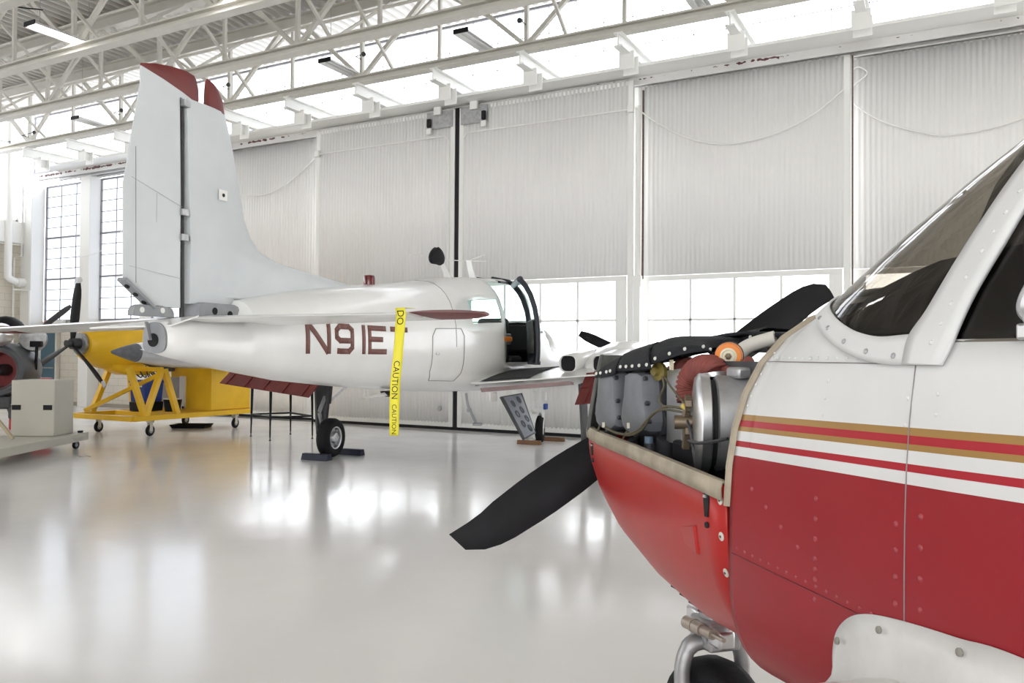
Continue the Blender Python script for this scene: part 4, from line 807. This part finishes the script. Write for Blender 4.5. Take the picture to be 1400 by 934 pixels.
# black rubber seals draped over the top of the engine
def seal(name, low, top, back, nriv, m=blackrub):
    lo, to, ba = smooth_path(low, 5), smooth_path(top, 5), smooth_path(back, 5); k = min(len(lo), len(to), len(ba)); rows = []
    for i in range(k):
        a, t, e = lo[int(i*(len(lo)-1)/(k-1))], to[int(i*(len(to)-1)/(k-1))], ba[int(i*(len(ba)-1)/(k-1))]; mid = a*.25+t*.75+V((-.014, 0, .004))
        rows.append([a, a*.6+t*.4+V((-.012, 0, .002)), mid, t+V((.01, 0, .004)), (t+e)/2+V((0, 0, .006)), e])
    g = MB(); g.grid(rows); o = g.build(name, m, rp, solid=.005, ang=60)
    rv = MB()
    for i in range(nriv):
        p = lo[int((i+.5)*(len(lo)-1)/nriv)]+V((-.004, 0, .014)); rv.dome(p, (-1, -.25, .2), .0058, .004, 8)
    rv.build('seal_rivet', mat('pale_rivet', (.6, .6, .56), .4), o)
seal('rubber_seal', [EP(814, 517, -.43), EP(828, 515, -.43), EP(841, 512, -.43)], [EP(838, 500, -.34), EP(850, 491, -.31), EP(862, 483, -.30)], [(-.1, -.12, 1.47), (-.1, -.25, 1.48), (-.1, -.42, 1.49)], 4)
seal('rubber_seal', [EP(846, 508, -.425), EP(866, 507, -.425), EP(891, 505, -.425)], [EP(862, 482, -.30), EP(880, 476, -.30), EP(896, 471, -.30)], [(-.08, -.3, 1.49), (-.08, -.45, 1.51), (-.08, -.6, 1.52)], 5)
seal('rubber_seal', [EP(888, 500, -.40), EP(912, 492, -.39), EP(938, 484, -.36), EP(968, 481, -.30), EP(974, 488, -.26)], [EP(892, 474, -.28), EP(912, 466, -.27), EP(936, 463.5, -.25), EP(958, 468, -.24), EP(972, 478, -.22)], [(-.05, -.5, 1.53), (-.05, -.58, 1.55), (-.05, -.65, 1.555), (-.05, -.72, 1.55), (-.05, -.75, 1.53)], 5)
seal('rubber_seal', [EP(964, 476, -.1), EP(985, 476, -.1), EP(1010, 472, -.1), EP(1040, 464, -.12)], [EP(968, 464, -.0), EP(990, 459, -.0), EP(1015, 457, -.0), EP(1045, 450, -.0)], [(.3, -.35, 1.53), (.3, -.45, 1.55), (.3, -.55, 1.56), (.3, -.7, 1.57)], 5)
hump = MB(); hump.grid([[V((x, y, 1.50+.07*sin(pi*t)*(1 if abs(x) < .3 else .8))) for x in (-.10, 0, .15, .3, .40)] for t, y in ((.1, -.3), (.3, -.5), (.5, -.75), (.7, -.95), (.9, -1.1))]); hump.build('engine_blanket', blackrub, rp, solid=.01, ang=70)
# air intake hose, filter drum, orange filter, white duct
path = smooth_path([EP(979, 513, -.335), EP(974, 506, -.337), EP(960, 505, -.34), EP(949, 514, -.345), EP(943, 530, -.35), EP(945, 548, -.35)], 16)
hs = MB(); hs.tube(path, [.0375+(.0032 if i % 4 < 2 else -.002) for i in range(len(path))], 18); ho = hs.build('intake_hose', hose_red, rp, ang=70)
e = EP(938, 512, -.30); MB().lathe([(.045, 0), (.05, .03), (.045, .06), (.03, .07), (0, .07)], e+V((.02, .05, -.0)), (-.2, -1, .1), 20).build('hose_boot', hose_red, ho)
p = EP(976, 513, -.345); q = MB(); q.lathe([(.040, 0), (.043, 0), (.043, .012), (.040, .012)], p+V((0, 0, -.004)), (-.1, .1, 1), 22); q.build('hose_clamp', alu, ho)
da = V((-.90, .43, 0)); dc = EP(962, 578, -.40)
dm = MB(); dm.lathe([(.10, -.16), (.122, -.15), (.124, -.03), (.118, -.026)], dc, da, 36); do = dm.build('filter_housing', dullalu, rp, ang=45)
dm = MB(); dm.lathe([(.118, -.014), (.127, -.01), (.129, .012), (.118, .022), (.09, .026), (.05, .03), (0, .03)], dc, da, 36); dl = dm.build('housing_lid', alu, do, ang=45)
MB().lathe([(.112, -.03), (.112, -.01)], dc, da, 28).build('lid_gap', hole_black, do)
br = MB(); ux = V((0, 0, 1)); vy = da.cross(ux).normalized()
for a, b_ in (((-.01, .07), (.01, .0)), ((.0, .01), (.02, -.07)), ((-.03, -.02), (.03, -.03)), ((-.02, .05), (.03, .04))):
    br.bar(dc+da*.04+ux*a[1]+vy*a[0], dc+da*.045+ux*b_[1]+vy*b_[0], .016, .016)
br.cyl(dc+da*.03, dc+da*.075, .018, n=12); br.build('lid_linkage', mat('bronze_link', (.16, .12, .08), .45, metal=.5), do)
yc_ = EP(939, 560, -.44); MB().lathe([(.006, 0), (.007, .012), (.007, .018), (0, .019)], yc_, (-.6, .3, .6), 12).build('yellow_knob', mat('yellow_cap', (.55, .42, .10), .5), rp)
MB().bar(yc_, dc+da*.05, .014, .014).build('lever', mat('bronze_link', (.16, .12, .08), .45), rp)
q = MB(); q.tube(smooth_path([EP(942, 603, -.46), EP(955, 606, -.47), EP(975, 604, -.46), EP(995, 600, -.45)], 6), .0045, 6); q.tube(smooth_path([EP(937, 566, -.44), EP(944, 590, -.45), EP(948, 612, -.45), EP(958, 625, -.44)], 6), .004, 6); q.build('bowden_cable', gunmetal, rp)
oc = EP(996, 487, -.30); od = (RA.loc(CAM)-oc).normalized(); od = (od+V((-.1, 0, -.05))).normalized()
of = MB(); of.lathe([(.030, -.05), (.037, -.045), (.037, -.006), (.033, .004), (.024, .005)], oc, od, 28); oo = of.build('oil_filter', orange, rp, ang=40)
MB().lathe([(.0225, -.01), (.0225, .005), (.017, .008), (.015, .006), (0, .007)], oc, od, 24).build('filter_face', cream, oo); MB().lathe([(.009, .002), (.009, .012), (.005, .014), (0, .014)], oc, od, 6).build('filter_bolt', mat('bronze_link', (.16, .12, .08), .45), oo)
MB().lathe([(.0365, -.03), (.039, -.028), (.039, -.018), (.0365, -.016)], oc, od, 28).build('filter_band', gunmetal, oo)
MB().tube(smooth_path([EP(985, 500, -.31), EP(998, 509, -.32), EP(1014, 505, -.30), EP(1024, 494, -.26)], 6), .015, 10).build('lower_hose', hose_red, rp)
MB().tube(smooth_path([EP(1006, 488, -.20), EP(1016, 478, -.17), EP(1032, 470, -.14), EP(1060, 462, -.10)], 6), .021, 12).build('white_duct', mat('duct_white', (.62, .60, .55), .6), rp)
MB().box(EP(1012, 510, -.33), (.05, .06, .03)).build('carburettor_body', dullalu, rp, bevel=.008)
# wiring and small fittings
wr_ = MB()
for path, r in (([(825, 583), (840, 591), (856, 594), (872, 588), (884, 575), (898, 562), (912, 556), (930, 558), (944, 562)], .004), ([(828, 586), (846, 593), (864, 595), (880, 585), (890, 568), (905, 560), (925, 562), (942, 566)], .0036), ([(905, 515), (908, 528), (902, 543), (904, 553), (912, 557)], .0035), ([(909, 516), (918, 530), (930, 545), (938, 556)], .003), ([(858, 590), (852, 600), (850, 612)], .0038), ([(820, 582), (817, 592), (815, 600)], .0045)):
    wr_.tube(smooth_path([EP(a, c_, -.44) for a, c_ in path], 6), r, 6)
wr_.build('ignition_wires', wire_m, rp)
for a, c_ in ((825, 581), (859, 582)): MB().box(EP(a, c_, -.445), (.006, .008, .016)).build('wire_clip', mat('clip_cream', (.6, .56, .46), .5), rp)
q = EP(903, 508, -.36); MB().lathe([(.028, 0), (.028, .012), (.014, .016), (.012, .03), (0, .03)], q, (-1, -.3, 0), 16).build('magneto_cap', mat('tarnished_brass', (.22, .17, .04), .5, var=.4), rp)
MB().box(EP(918, 499, -.37), (.006, .015, .03)).build('data_plate', cream, rp)
MB().cyl(EP(888, 606, -.40), EP(888, 624, -.40), .016, n=12).build('oil_line', gunmetal, rp); MB().cyl(EP(912, 600, -.35), EP(905, 640, -.35), .03, n=12).build('exhaust_pipe', gunmetal, rp); m = MB(); m.tube(smooth_path([EP(865, 600, -.36), EP(872, 620, -.34), EP(890, 640, -.30)], 5), .02, 8); m.build('exhaust_pipe', gunmetal, rp)
MB().cyl(EP(887, 597, -.41), EP(887, 606, -.41), .013, n=12).build('fuel_fitting', mat('blue_fitting', (.10, .14, .2), .4), rp)
# propeller
HUB = V((0, 0, 1.302)); MB().lathe([(.10, -.12), (.10, -.02), (.075, .0), (.07, .08), (.03, .12), (0, .125)], HUB, (0, 1, 0), 20).build('propeller_hub', dullalu, rp)
th0 = math.atan2(.79, 1.793-1.302)
for k in range(2):
    pb = MB(); an = th0+k*pi; hub = HUB; d = V((sin(an), 0, cos(an))); c0 = V((cos(an), 0, -sin(an))); rings = []
    for i in range(15):
        t = i/14; r = .10+.83*t; wd_ = lerp([(0, .10), (.2, .145), (.4, .170), (.6, .172), (.8, .152), (.93, .115), (1, .08)], t)[0]; a = radians(12+26*(1-t))
        cd_ = c0*cos(a)+V((0, 1, 0))*sin(a); nd = cd_.cross(d); tt = .03*(1.25-t); sk = -.012+.03*(t > .9)*(t-.9)*10
        rings.append([hub+d*(r+.02*(u+.5)*(t > .99))+cd_*(wd_*u+sk)+nd*(tt*v) for u, v in ((-.5, 0), (-.36, .45), (-.1, .7), (.2, .55), (.5, 0), (.25, -.25), (-.1, -.3), (-.36, -.22))])
    pb.loft(rings); pb.build('propeller_blade', mat('worn_black_blade', (.007, .007, .009), .55, var=.4, vscale=9, spec=.22), rp, ang=50)
# nose leg
gx = MB(); gx.cyl((0, -.40, .70), (0, -.43, .50), .05, n=14); gx.box((0, -.42, .56), (.12, .14, .10)); go = gx.build('nose_gear_leg', dullalu, rp, bevel=.012)
for s in (-1, 1):
    f = MB(); f.tube(smooth_path([(s*.02, -.42, .535), (s*.085, -.41, .52), (s*.115, -.405, .45), (s*.115, -.41, .33), (s*.11, -.43, .235)], 6), [.030]*8+[.027]*17, 10); f.build('fork_arm', dullalu, go, ang=60)
a_, b__ = EP(938, 850, -.09), EP(990, 876, -.07)
st = MB(); st.cyl(a_, a_.lerp(b__, .45), .022, n=14); st.cyl(a_.lerp(b__, .40), a_.lerp(b__, .72), .017, n=14); st.cyl(a_.lerp(b__, .7), b__, .008, n=10); st.cyl(a_.lerp(b__, .18), a_.lerp(b__, .24), .024, n=14); st.build('shimmy_damper', mat('damper_bronze', (.36, .31, .26), .4, metal=.4), go)
bk = MB(); bk.box((0, -.33, .59), (.08, .08, .06)); bk.box((-.03, -.5, .57), (.06, .1, .06)); bk.build('steering_bracket', alu, go, bevel=.01)
t_, h_ = MB(), MB(); wheel(t_, h_, (0, -.435, .235), .235, .16, (1, .12, 0), .10); wo = t_.build('nose_wheel', rubber, rp, ang=60); h_.build('wheel_hub', dullalu, wo)
# wings, root fairing
for s in (-1, 1):
    wn = MB(); wn.loft([foil(s*x, le, c, z, T) for x, le, c, z, T in ((.40, -1.80, 1.62, .965, .10), (.62, -1.81, 1.62, .965, .105), (2.5, -1.86, 1.45, 1.02, .095), (5.3, -1.98, 1.05, 1.13, .06))]); wn.build('wing', mat('wing_white', (.74, .74, .73), .35), rp)
FT = [(-1.742, .952), (-1.75, 1.01), (-1.765, 1.05), (-1.80, 1.082), (-1.85, 1.10), (-1.93, 1.112), (-2.02, 1.120), (-2.13, 1.127), (-2.5, 1.11), (-3.2, 1.0)]
rf = MB(); up_ = smooth_path([(0, *p) for p in FT], 5); rows = []
for p in up_:
    y, z = p.y, p.z; y2 = min(y, -1.80)-.01; zl = 1.0 if y < -1.86 else .96; a = onr(y, z, .005); nk = max(0, min(1, (-1.78-y)/.25)); b_ = V((-.59-.04*nk, y-.002, min(z-.02, .955+.08*nk))) 
    rows.append([a, a.lerp(b_, .35)+V((.003, 0, 0)), a.lerp(b_, .7)+V((.002, 0, -.0)), b_+V((-.01, 0, 0))])
rf.grid(rows); fo = rf.build('wing_root_fairing', mat('fairing_white', (.62, .615, .60), .4, var=.12, vscale=12), rp, solid=.005, ang=50)
fs_ = MB()
for y, z in ((-1.775, 1.035), (-1.875, 1.085), (-2.03, 1.105)): 
    p = onr(y, z, .013); fs_.lathe([(.006, 0), (.006, .002), (.003, .003), (0, .0032)], p, (-1, 0, .15), 12)
fs_.build('fairing_screw', mat('screw_olive', (.22, .21, .18), .5), fo)
# cabin
GP = [(-.50, 1.535), (-.46, 1.565), (-.43, 1.59), (-.39, 1.62), (-.30, 1.66), (-.24, 1.683), (-.18, 1.695), (-.05, 1.70), (.05, 1.70), (.18, 1.695), (.30, 1.66), (.39, 1.62), (.46, 1.565), (.50, 1.535)]
gs = MB(); gs.grid([[V((x*w__, y, 1.50+(z-1.50)*k_)) for x, z in GP] for y, w__, k_ in ((-1.555, .78, .55), (-1.60, .92, .86), (-1.64, 1, 1), (-1.80, 1, 1.04), (-2.0, 1, 1.02), (-2.14, 1, .98), (-2.15, 1, -.8))]); gs.build('glareshield', seat_dark, rp, solid=.01)
for sx in (-.27, .27):
    st = MB(); st.box((sx, -2.55, 1.15), (.46, .5, .16)); st.box((sx, -2.80, 1.45), (.44, .14, .6)); st.box((sx, -2.82, 1.80), (.26, .10, .2)); st.build('seat', seat_dark, rp, bevel=.04)
ar = MB(); ar.tube(smooth_path([(.50, -1.62, 1.58), (.45, -1.85, 1.70), (.40, -2.05, 1.78), (.36, -2.3, 1.80)], 6), .03, 8); ar.build('cabin_frame_tube', cab_black, rp)
MB().box((0, -2.5, .98), (.8, 1.5, .06)).build('cabin_floor', cab_black, rp)
yk = MB(); yk.tube(smooth_path([(-.38, -2.02, 1.52), (-.42, -2.0, 1.42), (-.3, -1.98, 1.38), (-.18, -2.0, 1.42), (-.14, -2.02, 1.52)], 6), .012, 8); yk.build('control_yoke', black, rp)
vw = MB(); vw.tube(smooth_path([onr(-2.155, 1.70, .004), onr(-2.115, 1.62, .006), onr(-2.095, 1.575, .007), onr(-2.105, 1.553, .007), onr(-2.14, 1.548, .006), onr(-2.4, 1.545, .004)], 6), .006, 8); vo = vw.build('vent_window_frame', dullalu, rp)
MB().box(onr(-2.115, 1.535, .006), (.012, .04, .022)).build('vent_latch', alu, vo, bevel=.004)
# ================================================================ YELLOW STAND WITH A TURBOPROP ENGINE
st = thing('engine_stand', 'yellow wheeled steel stand carrying the yellow turboprop engine', 'stand', (-13.55, 10.9, 0))
X0, X1, Y0, Y1 = -.92, .84, -1.40, 1.32
f = MB()
for x in (X0, X1): f.bar((x, Y0, .335), (x, Y1, .335), .10, .09)
for y in (Y0, -.5, .45, Y1): f.bar((X0, y, .335), (X1, y, .335), .10, .09)
f.build('base_frame', yellow, st, bevel=.006)
MB().box((-.04, .85, .385), (1.7, 1.0, .02)).build('deck_plate', yellow, st)
for x in (X0+.18, X1-.12):
    for y in (-.97, 1.02):
        t_, h_ = MB(), MB(); wheel(t_, h_, (x, y, .10), .10, .055, (1, .2, 0), .05); co = t_.build('caster_wheel', rubber, st, ang=60); h_.build('caster_hub', dullalu, co)
        fk = MB(); fk.box((x+.035, y, .17), (.008, .06, .16)); fk.box((x-.035, y, .17), (.008, .06, .16)); fk.box((x, y, .265), (.1, .1, .05)); fk.build('caster_fork', cream_steel, st)
for x in (X0+.02, X1-.04):
    for (ya, za), (yb, zb) in ((((-1.39, 1.24), (-1.15, .37)), ((-1.13, .37), (-.72, 1.2)), ((-.66, 1.2), (-.45, .37))) if x > 0 else (((-.72, 1.24), (-1.0, .37)), ((-.3, 1.2), (-.1, .37)))):
        MB().bar((x*(.86 if za > 1 else 1), ya, za), (x*(.86 if zb > 1 else 1), yb, zb), .09, .10, up=(1, 0, 0)).build('stand_strut', yellow, st, bevel=.005)
MB().bar((X0*.8, -1.25, .42), (X1*.8, -.72, 1.12), .07, .07).build('cross_brace', yellow, st); MB().bar((X0*.8, -.70, 1.2), (X1*.8, -.70, 1.2), .08, .08).build('engine_cradle', yellow, st)

bx = thing('yellow_cabinet', 'large yellow panelled cabinet standing on the rear of the yellow engine stand', 'cabinet', (-13.55, 10.9, .395))
b = MB(); b.box((.26, .80, .455), (1.16, 1.0, .91)); b.build('body', yellow, bx, bevel=.012)
MB().box((-.32, .285, .32), (.62, .03, .62)).build('front_panel', mat('grey_panel', (.33, .32, .30), .5, var=.15), bx); MB().box((.06, .275, .33), (.13, .05, .64)).build('silver_edge', white_metal, bx)
for px in (-.55, .10): MB().box((px, .262, .035), (.05, .03, .05)).build('foot_bracket', black, bx)
bn = thing('blue_bin', 'blue plastic bin standing inside the yellow engine stand', 'bin', (-13.75, 10.55, .385))
b = MB(); b.loft([rrect(0, 0, 0, .34, .40, .04)]+[]) if False else None
def boxloft(mb, z0, z1, w0, d0, w1, d1, m=0): return mb.loft([[V((sx*w/2, sy*d/2, z)) for sx, sy in ((-1, -1), (1, -1), (1, 1), (-1, 1))] for z, w, d in ((z0, w0, d0), (z1, w1, d1))], m)
b = MB(); boxloft(b, 0, .18, .42, .42, .44, .44); b.build('dark_base', black, bn, bevel=.015); b = MB(); boxloft(b, .18, .56, .42, .38, .46, .42); b.build('bin_body', blue, bn, bevel=.02); b = MB(); boxloft(b, .54, .60, .48, .44, .48, .44); b.build('rim', blue, bn, bevel=.01)
MB().box((0, -.218, .49), (.30, .01, .05)).build('white_band', white_metal, bn)
tk_ = thing('dark_tub', 'small dark tub with a white rim beside the blue bin', 'tub', (-13.25, 10.75, .385)); b = MB(); b.lathe([(.14, 0), (.17, .24), (.15, .24), (.13, .03), (0, .03)], (0, 0, 0), (0, 0, 1), 20, cap=False); b.build('tub_body', black, tk_)
MB().tube([V((.165*cos(a), .165*sin(a), .24)) for a in [2*pi*i/20 for i in range(21)]], .01, 6).build('tub_rim', white_metal, tk_)
# the engine itself, propeller towards the camera side
eg = thing('turboprop_engine', 'yellow cowled turboprop engine with a three-blade black propeller', 'engine', (-13.9, 9.2, 1.66))
c = MB(); rings = []
for y, w_, h0, h1, dz in ((.12, .24, .24, .20, 0), (.2, .30, .30, .27, 0), (.4, .36, .40, .33, 0), (.7, .40, .46, .36, 0), (1.1, .42, .48, .38, 0), (1.7, .42, .42, .38, 0), (1.93, .40, .38, .36, 0)):
    rings.append([V((w_*1.12*cos(a), y, 1.08*(h1 if sin(a) > 0 else h0)*sin(a))) for a in [2*pi*i/26 for i in range(26)]])
c.loft(rings, cap0=True); co = c.build('cowling', yellow, eg)
for sx in (-1, 1): MB().lathe([(.0, 0), (.11, 0), (.12, .02), (.10, .03)], (sx*.235, .27, .06), (sx*.45, -1, .05), 20).build('air_inlet', hole_black, co)
ch = MB(); ch.loft([rrect(.12, y, z, w_, h_, .07) for y, z, w_, h_ in ((.55, -.42, .3, .14), (.8, -.46, .42, .22), (1.25, -.47, .42, .24), (1.45, -.44, .36, .18))]); ch.build('chin_scoop', yellow, co)
MB().lathe([(.20, 0), (.20, .1), (.17, .14)], (0, .05, 0), (0, 1, 0), 24).build('nose_case', dullalu, eg)
hb = MB(); hb.cyl((0, -.10, 0), (0, .08, 0), .10, n=16); hb.cyl((0, -.2, 0), (0, -.1, 0), .06, n=14); hb.build('propeller_hub', gunmetal, eg)
for k in range(3):
    an = radians(8)+k*2*pi/3; pb = MB(); blade(pb, (0, -.08, 0), 1.10, an, w=.17, tw=26, root=.08, th=.025); po = pb.build('propeller_blade', black, eg)
    tpb = MB(); blade(tpb, (0, -.08, 0), 1.20, an, w=.155, tw=2, root=1.09, th=.02, n=4, pitch_tip=14); tpb.build('blade_tip', mat('tip_silver', (.6, .6, .6), .4), po)
ex = MB(); ex.tube(smooth_path([(.30, 1.0, -.25), (.45, 1.05, -.30), (.72, 1.1, -.40), (.85, 1.12, -.52)], 5), .07, 12); ex.build('exhaust_stack', mat('scorched_steel', (.09, .075, .07), .5, metal=.5), eg)
q = MB()
for k in range(5): q.tube(smooth_path([(.2+.05*k, .9+.15*k, -.36), (.3+.04*k, 1.0+.1*k, -.55-.02*k), (.2, 1.2+.1*k, -.62), (.1, 1.3, -.42)], 5), .012, 6)
q.build('hoses', gunmetal, eg)
acc = MB(); acc.box((.1, 1.55, -.42), (.5, .6, .2)); acc.build('accessory_gearbox', gunmetal, eg, bevel=.03)
# drip pan, tall black stand
dp = MB(); dp.loft([[V((sx*w_, sy*d, z)) for sx, sy in ((-1, -1), (1, -1), (1, 1), (-1, 1))] for z, w_, d in ((0, .32, .2), (.07, .36, .24), (.06, .34, .22), (.012, .3, .18))]); o = dp.build('drip_pan', black); o.location = (-13.6, 11.5, 0); o.rotation_euler = (0, 0, .5); tag(o, 'low black drip pan on the floor under the yellow engine stand', 'pan')
sd = thing('work_stand', 'tall black metal stand with four slim tapered legs beneath the red flap', 'stand', (-10.66, 10.98, 0))
cs_ = [(-.59, -.155), (.247, -.525), (.60, .145), (-.29, .533)]
for i, (x, y) in enumerate(cs_):
    k = 1; a = V((x, y, 0)); b_ = V((x*.97, y*.97, .98)); l = MB(); l.cyl(a+V((0, 0, .06)), b_, .012, .028, 10); lo_ = l.build('leg', black, sd); m = MB(); m.cyl(a, a+V((0, 0, .02)), .022, .016, 10); m.cyl(a+V((0, 0, .02)), a+V((0, 0, .07)), .009, n=8); m.build('foot', gunmetal, lo_)
for i in range(4):
    a, b_ = V((*cs_[i], .41)), V((*cs_[(i+1) % 4], .41)); MB().bar(a*.985, b_*.985, .035, .03).build('stretcher', black, sd)
tp_ = MB(); tp_.prism([V((x*1.02, y*1.02, .98)) for x, y in cs_], [V((x*1.02, y*1.02, 1.02)) for x, y in cs_]); tp_.build('top', black, sd, bevel=.006)
# ================================================================ BEIGE CABINET ON ITS DOLLY, ENGINE AT THE LEFT EDGE
dl = thing('wheeled_dolly', 'long low beige dolly at the left edge carrying the beige cabinet', 'dolly', (-11.69, 6.59, 0), -59.4)
d = MB(); d.box((0, 0, .185), (3.2, 1.0, .12)); d.build('platform', beige, dl, bevel=.008)
MB().box((-1.5, .42, .26), (.06, .06, .03)).build('corner_peg', black, dl)
for x, y in ((1.4, -.40), (1.4, .40), (-1.4, -.40), (-1.4, .40)):
    t_, h_ = MB(), MB(); wheel(t_, h_, (x, y, .062), .062, .04, (.3, 1, 0), .03); co = t_.build('caster_wheel', rubber, dl, ang=60); h_.build('caster_hub', dullalu, co); MB().box((x, y, .112), (.07, .05, .03)).build('caster_fork', dullalu, dl)
cb = thing('beige_cabinet', 'plain beige metal cabinet with two dark hand slots standing on the dolly', 'cabinet', (-12.24, 7.58, .2465), 30)
CWd, CDp, CHt = .64, .56, .835
b = MB(); b.box((0, 0, CHt/2), (CWd, CDp, CHt)); co = b.build('body', beige, cb, bevel=.012)
for x in (-.24, .22): MB().box((x, -CDp/2-.002, .43), (.13, .012, .075)).build('hand_slot', hole_black, co)
for x in (-.24, .22): MB().box((x, -CDp/2-.006, .472), (.16, .01, .008)).build('slot_lip', beige, co)
pl = MB(); rows = []
for i in range(9):
    t = i/8; rows.append([V((.0+.22*t+.03*sin(5*t+j), -.52-.05*j-.03*sin(7*t), max(.012, .30-.32*t+.02*sin(3*j+9*t)))) for j in range(4)])
pl.grid(rows); o = pl.build('plastic_sheet', clearplastic, ang=70); o.location = (-11.35, 6.9, 0); o.rotation_euler = (0, 0, radians(120)); tag(o, 'scrap of clear plastic sheet hanging off the beige dolly to the floor', 'plastic')
pole = MB(); pole.bar((-12.25, 6.55, 1.0), (-11.75, 6.85, .27), .04, .04); tag(pole.build('wooden_prop', mat('pale_wood', (.45, .38, .26), .6)), 'pale leaning bar on the dolly in front of the beige cabinet', 'bar')
je = thing('jet_engine', 'grey turbine engine with a red-lined intake at the left edge behind the beige cabinet', 'engine', (-13.95, 7.85, 1.2), 38)
MB().lathe([(.30, 0), (.37, -.05), (.42, -.02), (.45, .08), (.45, .5), (.40, .8), (.30, 1.0)], (0, 0, 0), (0, 1, 0), 32, cap=False).build('engine_case', mat('case_grey', (.10, .105, .115), .45, metal=.3), je)
MB().lathe([(.0, .38), (.27, .38), (.27, .36), (.0, .35)], (0, 0, 0), (0, 1, 0), 32).build('fan_face', mat('intake_red', (.2, .01, .014), .5), je)
MB().lathe([(.33, -.03), (.30, .02), (.28, .4), (.27, .41)], (0, 0, 0), (0, 1, 0), 32, cap=False).build('intake_lining', mat('intake_red', (.2, .01, .014), .5), je)
MB().lathe([(.0, -.1), (.06, 0), (.10, .2), (.10, .38)], (0, 0, 0), (0, 1, 0), 20).build('intake_cone', gunmetal, je)
MB().lathe([(0, -.35), (.09, -.28), (.16, -.1), (.19, .2), (.18, .7), (.1, 1.1), (0, 1.2)], (-.02, .05, .58), (.5, -1, 0), 24).build('silver_pod', silver, je)
MB().lathe([(0, 0), (.17, 0), (.22, .04), (.2, .12)], (.34, .55, .52), (.3, -1, .1), 20).build('accessory_drum', dullalu, je)
bl = MB(); bl.tube([(.44, .4, .0), (.46, .38, .42)], .025, 8); bl.box((.46, .36, .44), (.18, .1, .1)); bl.build('fuel_control', black, je, bevel=.01)
dm = MB(); dm.lathe([(0, .16), (.14, .13), (.25, .05), (.30, -.02), (.30, -.06)], (-.25, .9, .78), (0, 0, 1), 24); dm.build('black_dome', black, je)
for k, (x, z) in enumerate(((.05, -.62), (-.3, -.75), (.3, -.78))): MB().box((x, .2, z+.08), (.3, .3, .22)).build('engine_mount', [gunmetal, cowl_red, gunmetal][k], je, bevel=.03)
MB().bar((-.3, .5, -.45), (-.3, .5, -1.2), .08, .08).build('support_leg', gunmetal, je); MB().bar((.3, .5, -.45), (.3, .5, -1.2), .08, .08).build('support_leg', gunmetal, je)
MB().bar((-.3, .95, -.3), (.0, .95, -1.2), .08, .08).build('support_leg', gunmetal, je)
tb = thing('red_tool_cart', 'red tool cart with a white tray on top behind the beige cabinet', 'box', (-15.9, 9.6, 0), 20)
b = MB(); b.box((0, 0, .5), (.62, .4, 1.0)); b.build('cart_body', mat('toolbox_red', (.42, .03, .03), .4), tb, bevel=.015); MB().box((-.05, 0, 1.022), (.3, .3, .04)).build('tray', white_metal, tb, bevel=.01)
fp = thing('feathered_propeller', 'dark propeller on a post at the far left behind the grey turbine engine', 'propeller', (-17.9, 10.9, 0), 30)
MB().cyl((0, 0, 0), (0, 0, 1.9), .05, n=10).build('display_post', gunmetal, fp); MB().cyl((0, -.12, 1.95), (0, .12, 1.95), .10, n=16).build('hub', dullalu, fp); MB().lathe([(.28, 0), (.28, .02), (.05, .03)], (0, 0, 0), (0, 0, 1), 20).build('base', gunmetal, fp)
for k in range(2): blade(MB(), (0, 0, 1.95), .95, radians(52)+k*pi, w=.12, tw=26, root=.08).build('propeller_blade', gunmetal, fp)
# ================================================================ LIGHT
w_ = bpy.data.worlds.new('sky'); S.world = w_; w_.use_nodes = True
bg = w_.node_tree.nodes['Background']; bg.inputs[0].default_value = (.97, .985, 1.0, 1); bg.inputs[1].default_value = 3.0
vs_ = S.view_settings; vs_.view_transform = 'Standard'; vs_.look = 'None'; vs_.gamma = 1; vs_.use_curve_mapping = False; vs_.exposure = 0.76
S.cycles.max_bounces = 10; S.cycles.diffuse_bounces = 5; S.cycles.transparent_max_bounces = 24; S.cycles.use_denoising = True
S.cycles.caustics_reflective = False; S.cycles.caustics_refractive = False; S.cycles.sample_clamp_indirect = 6
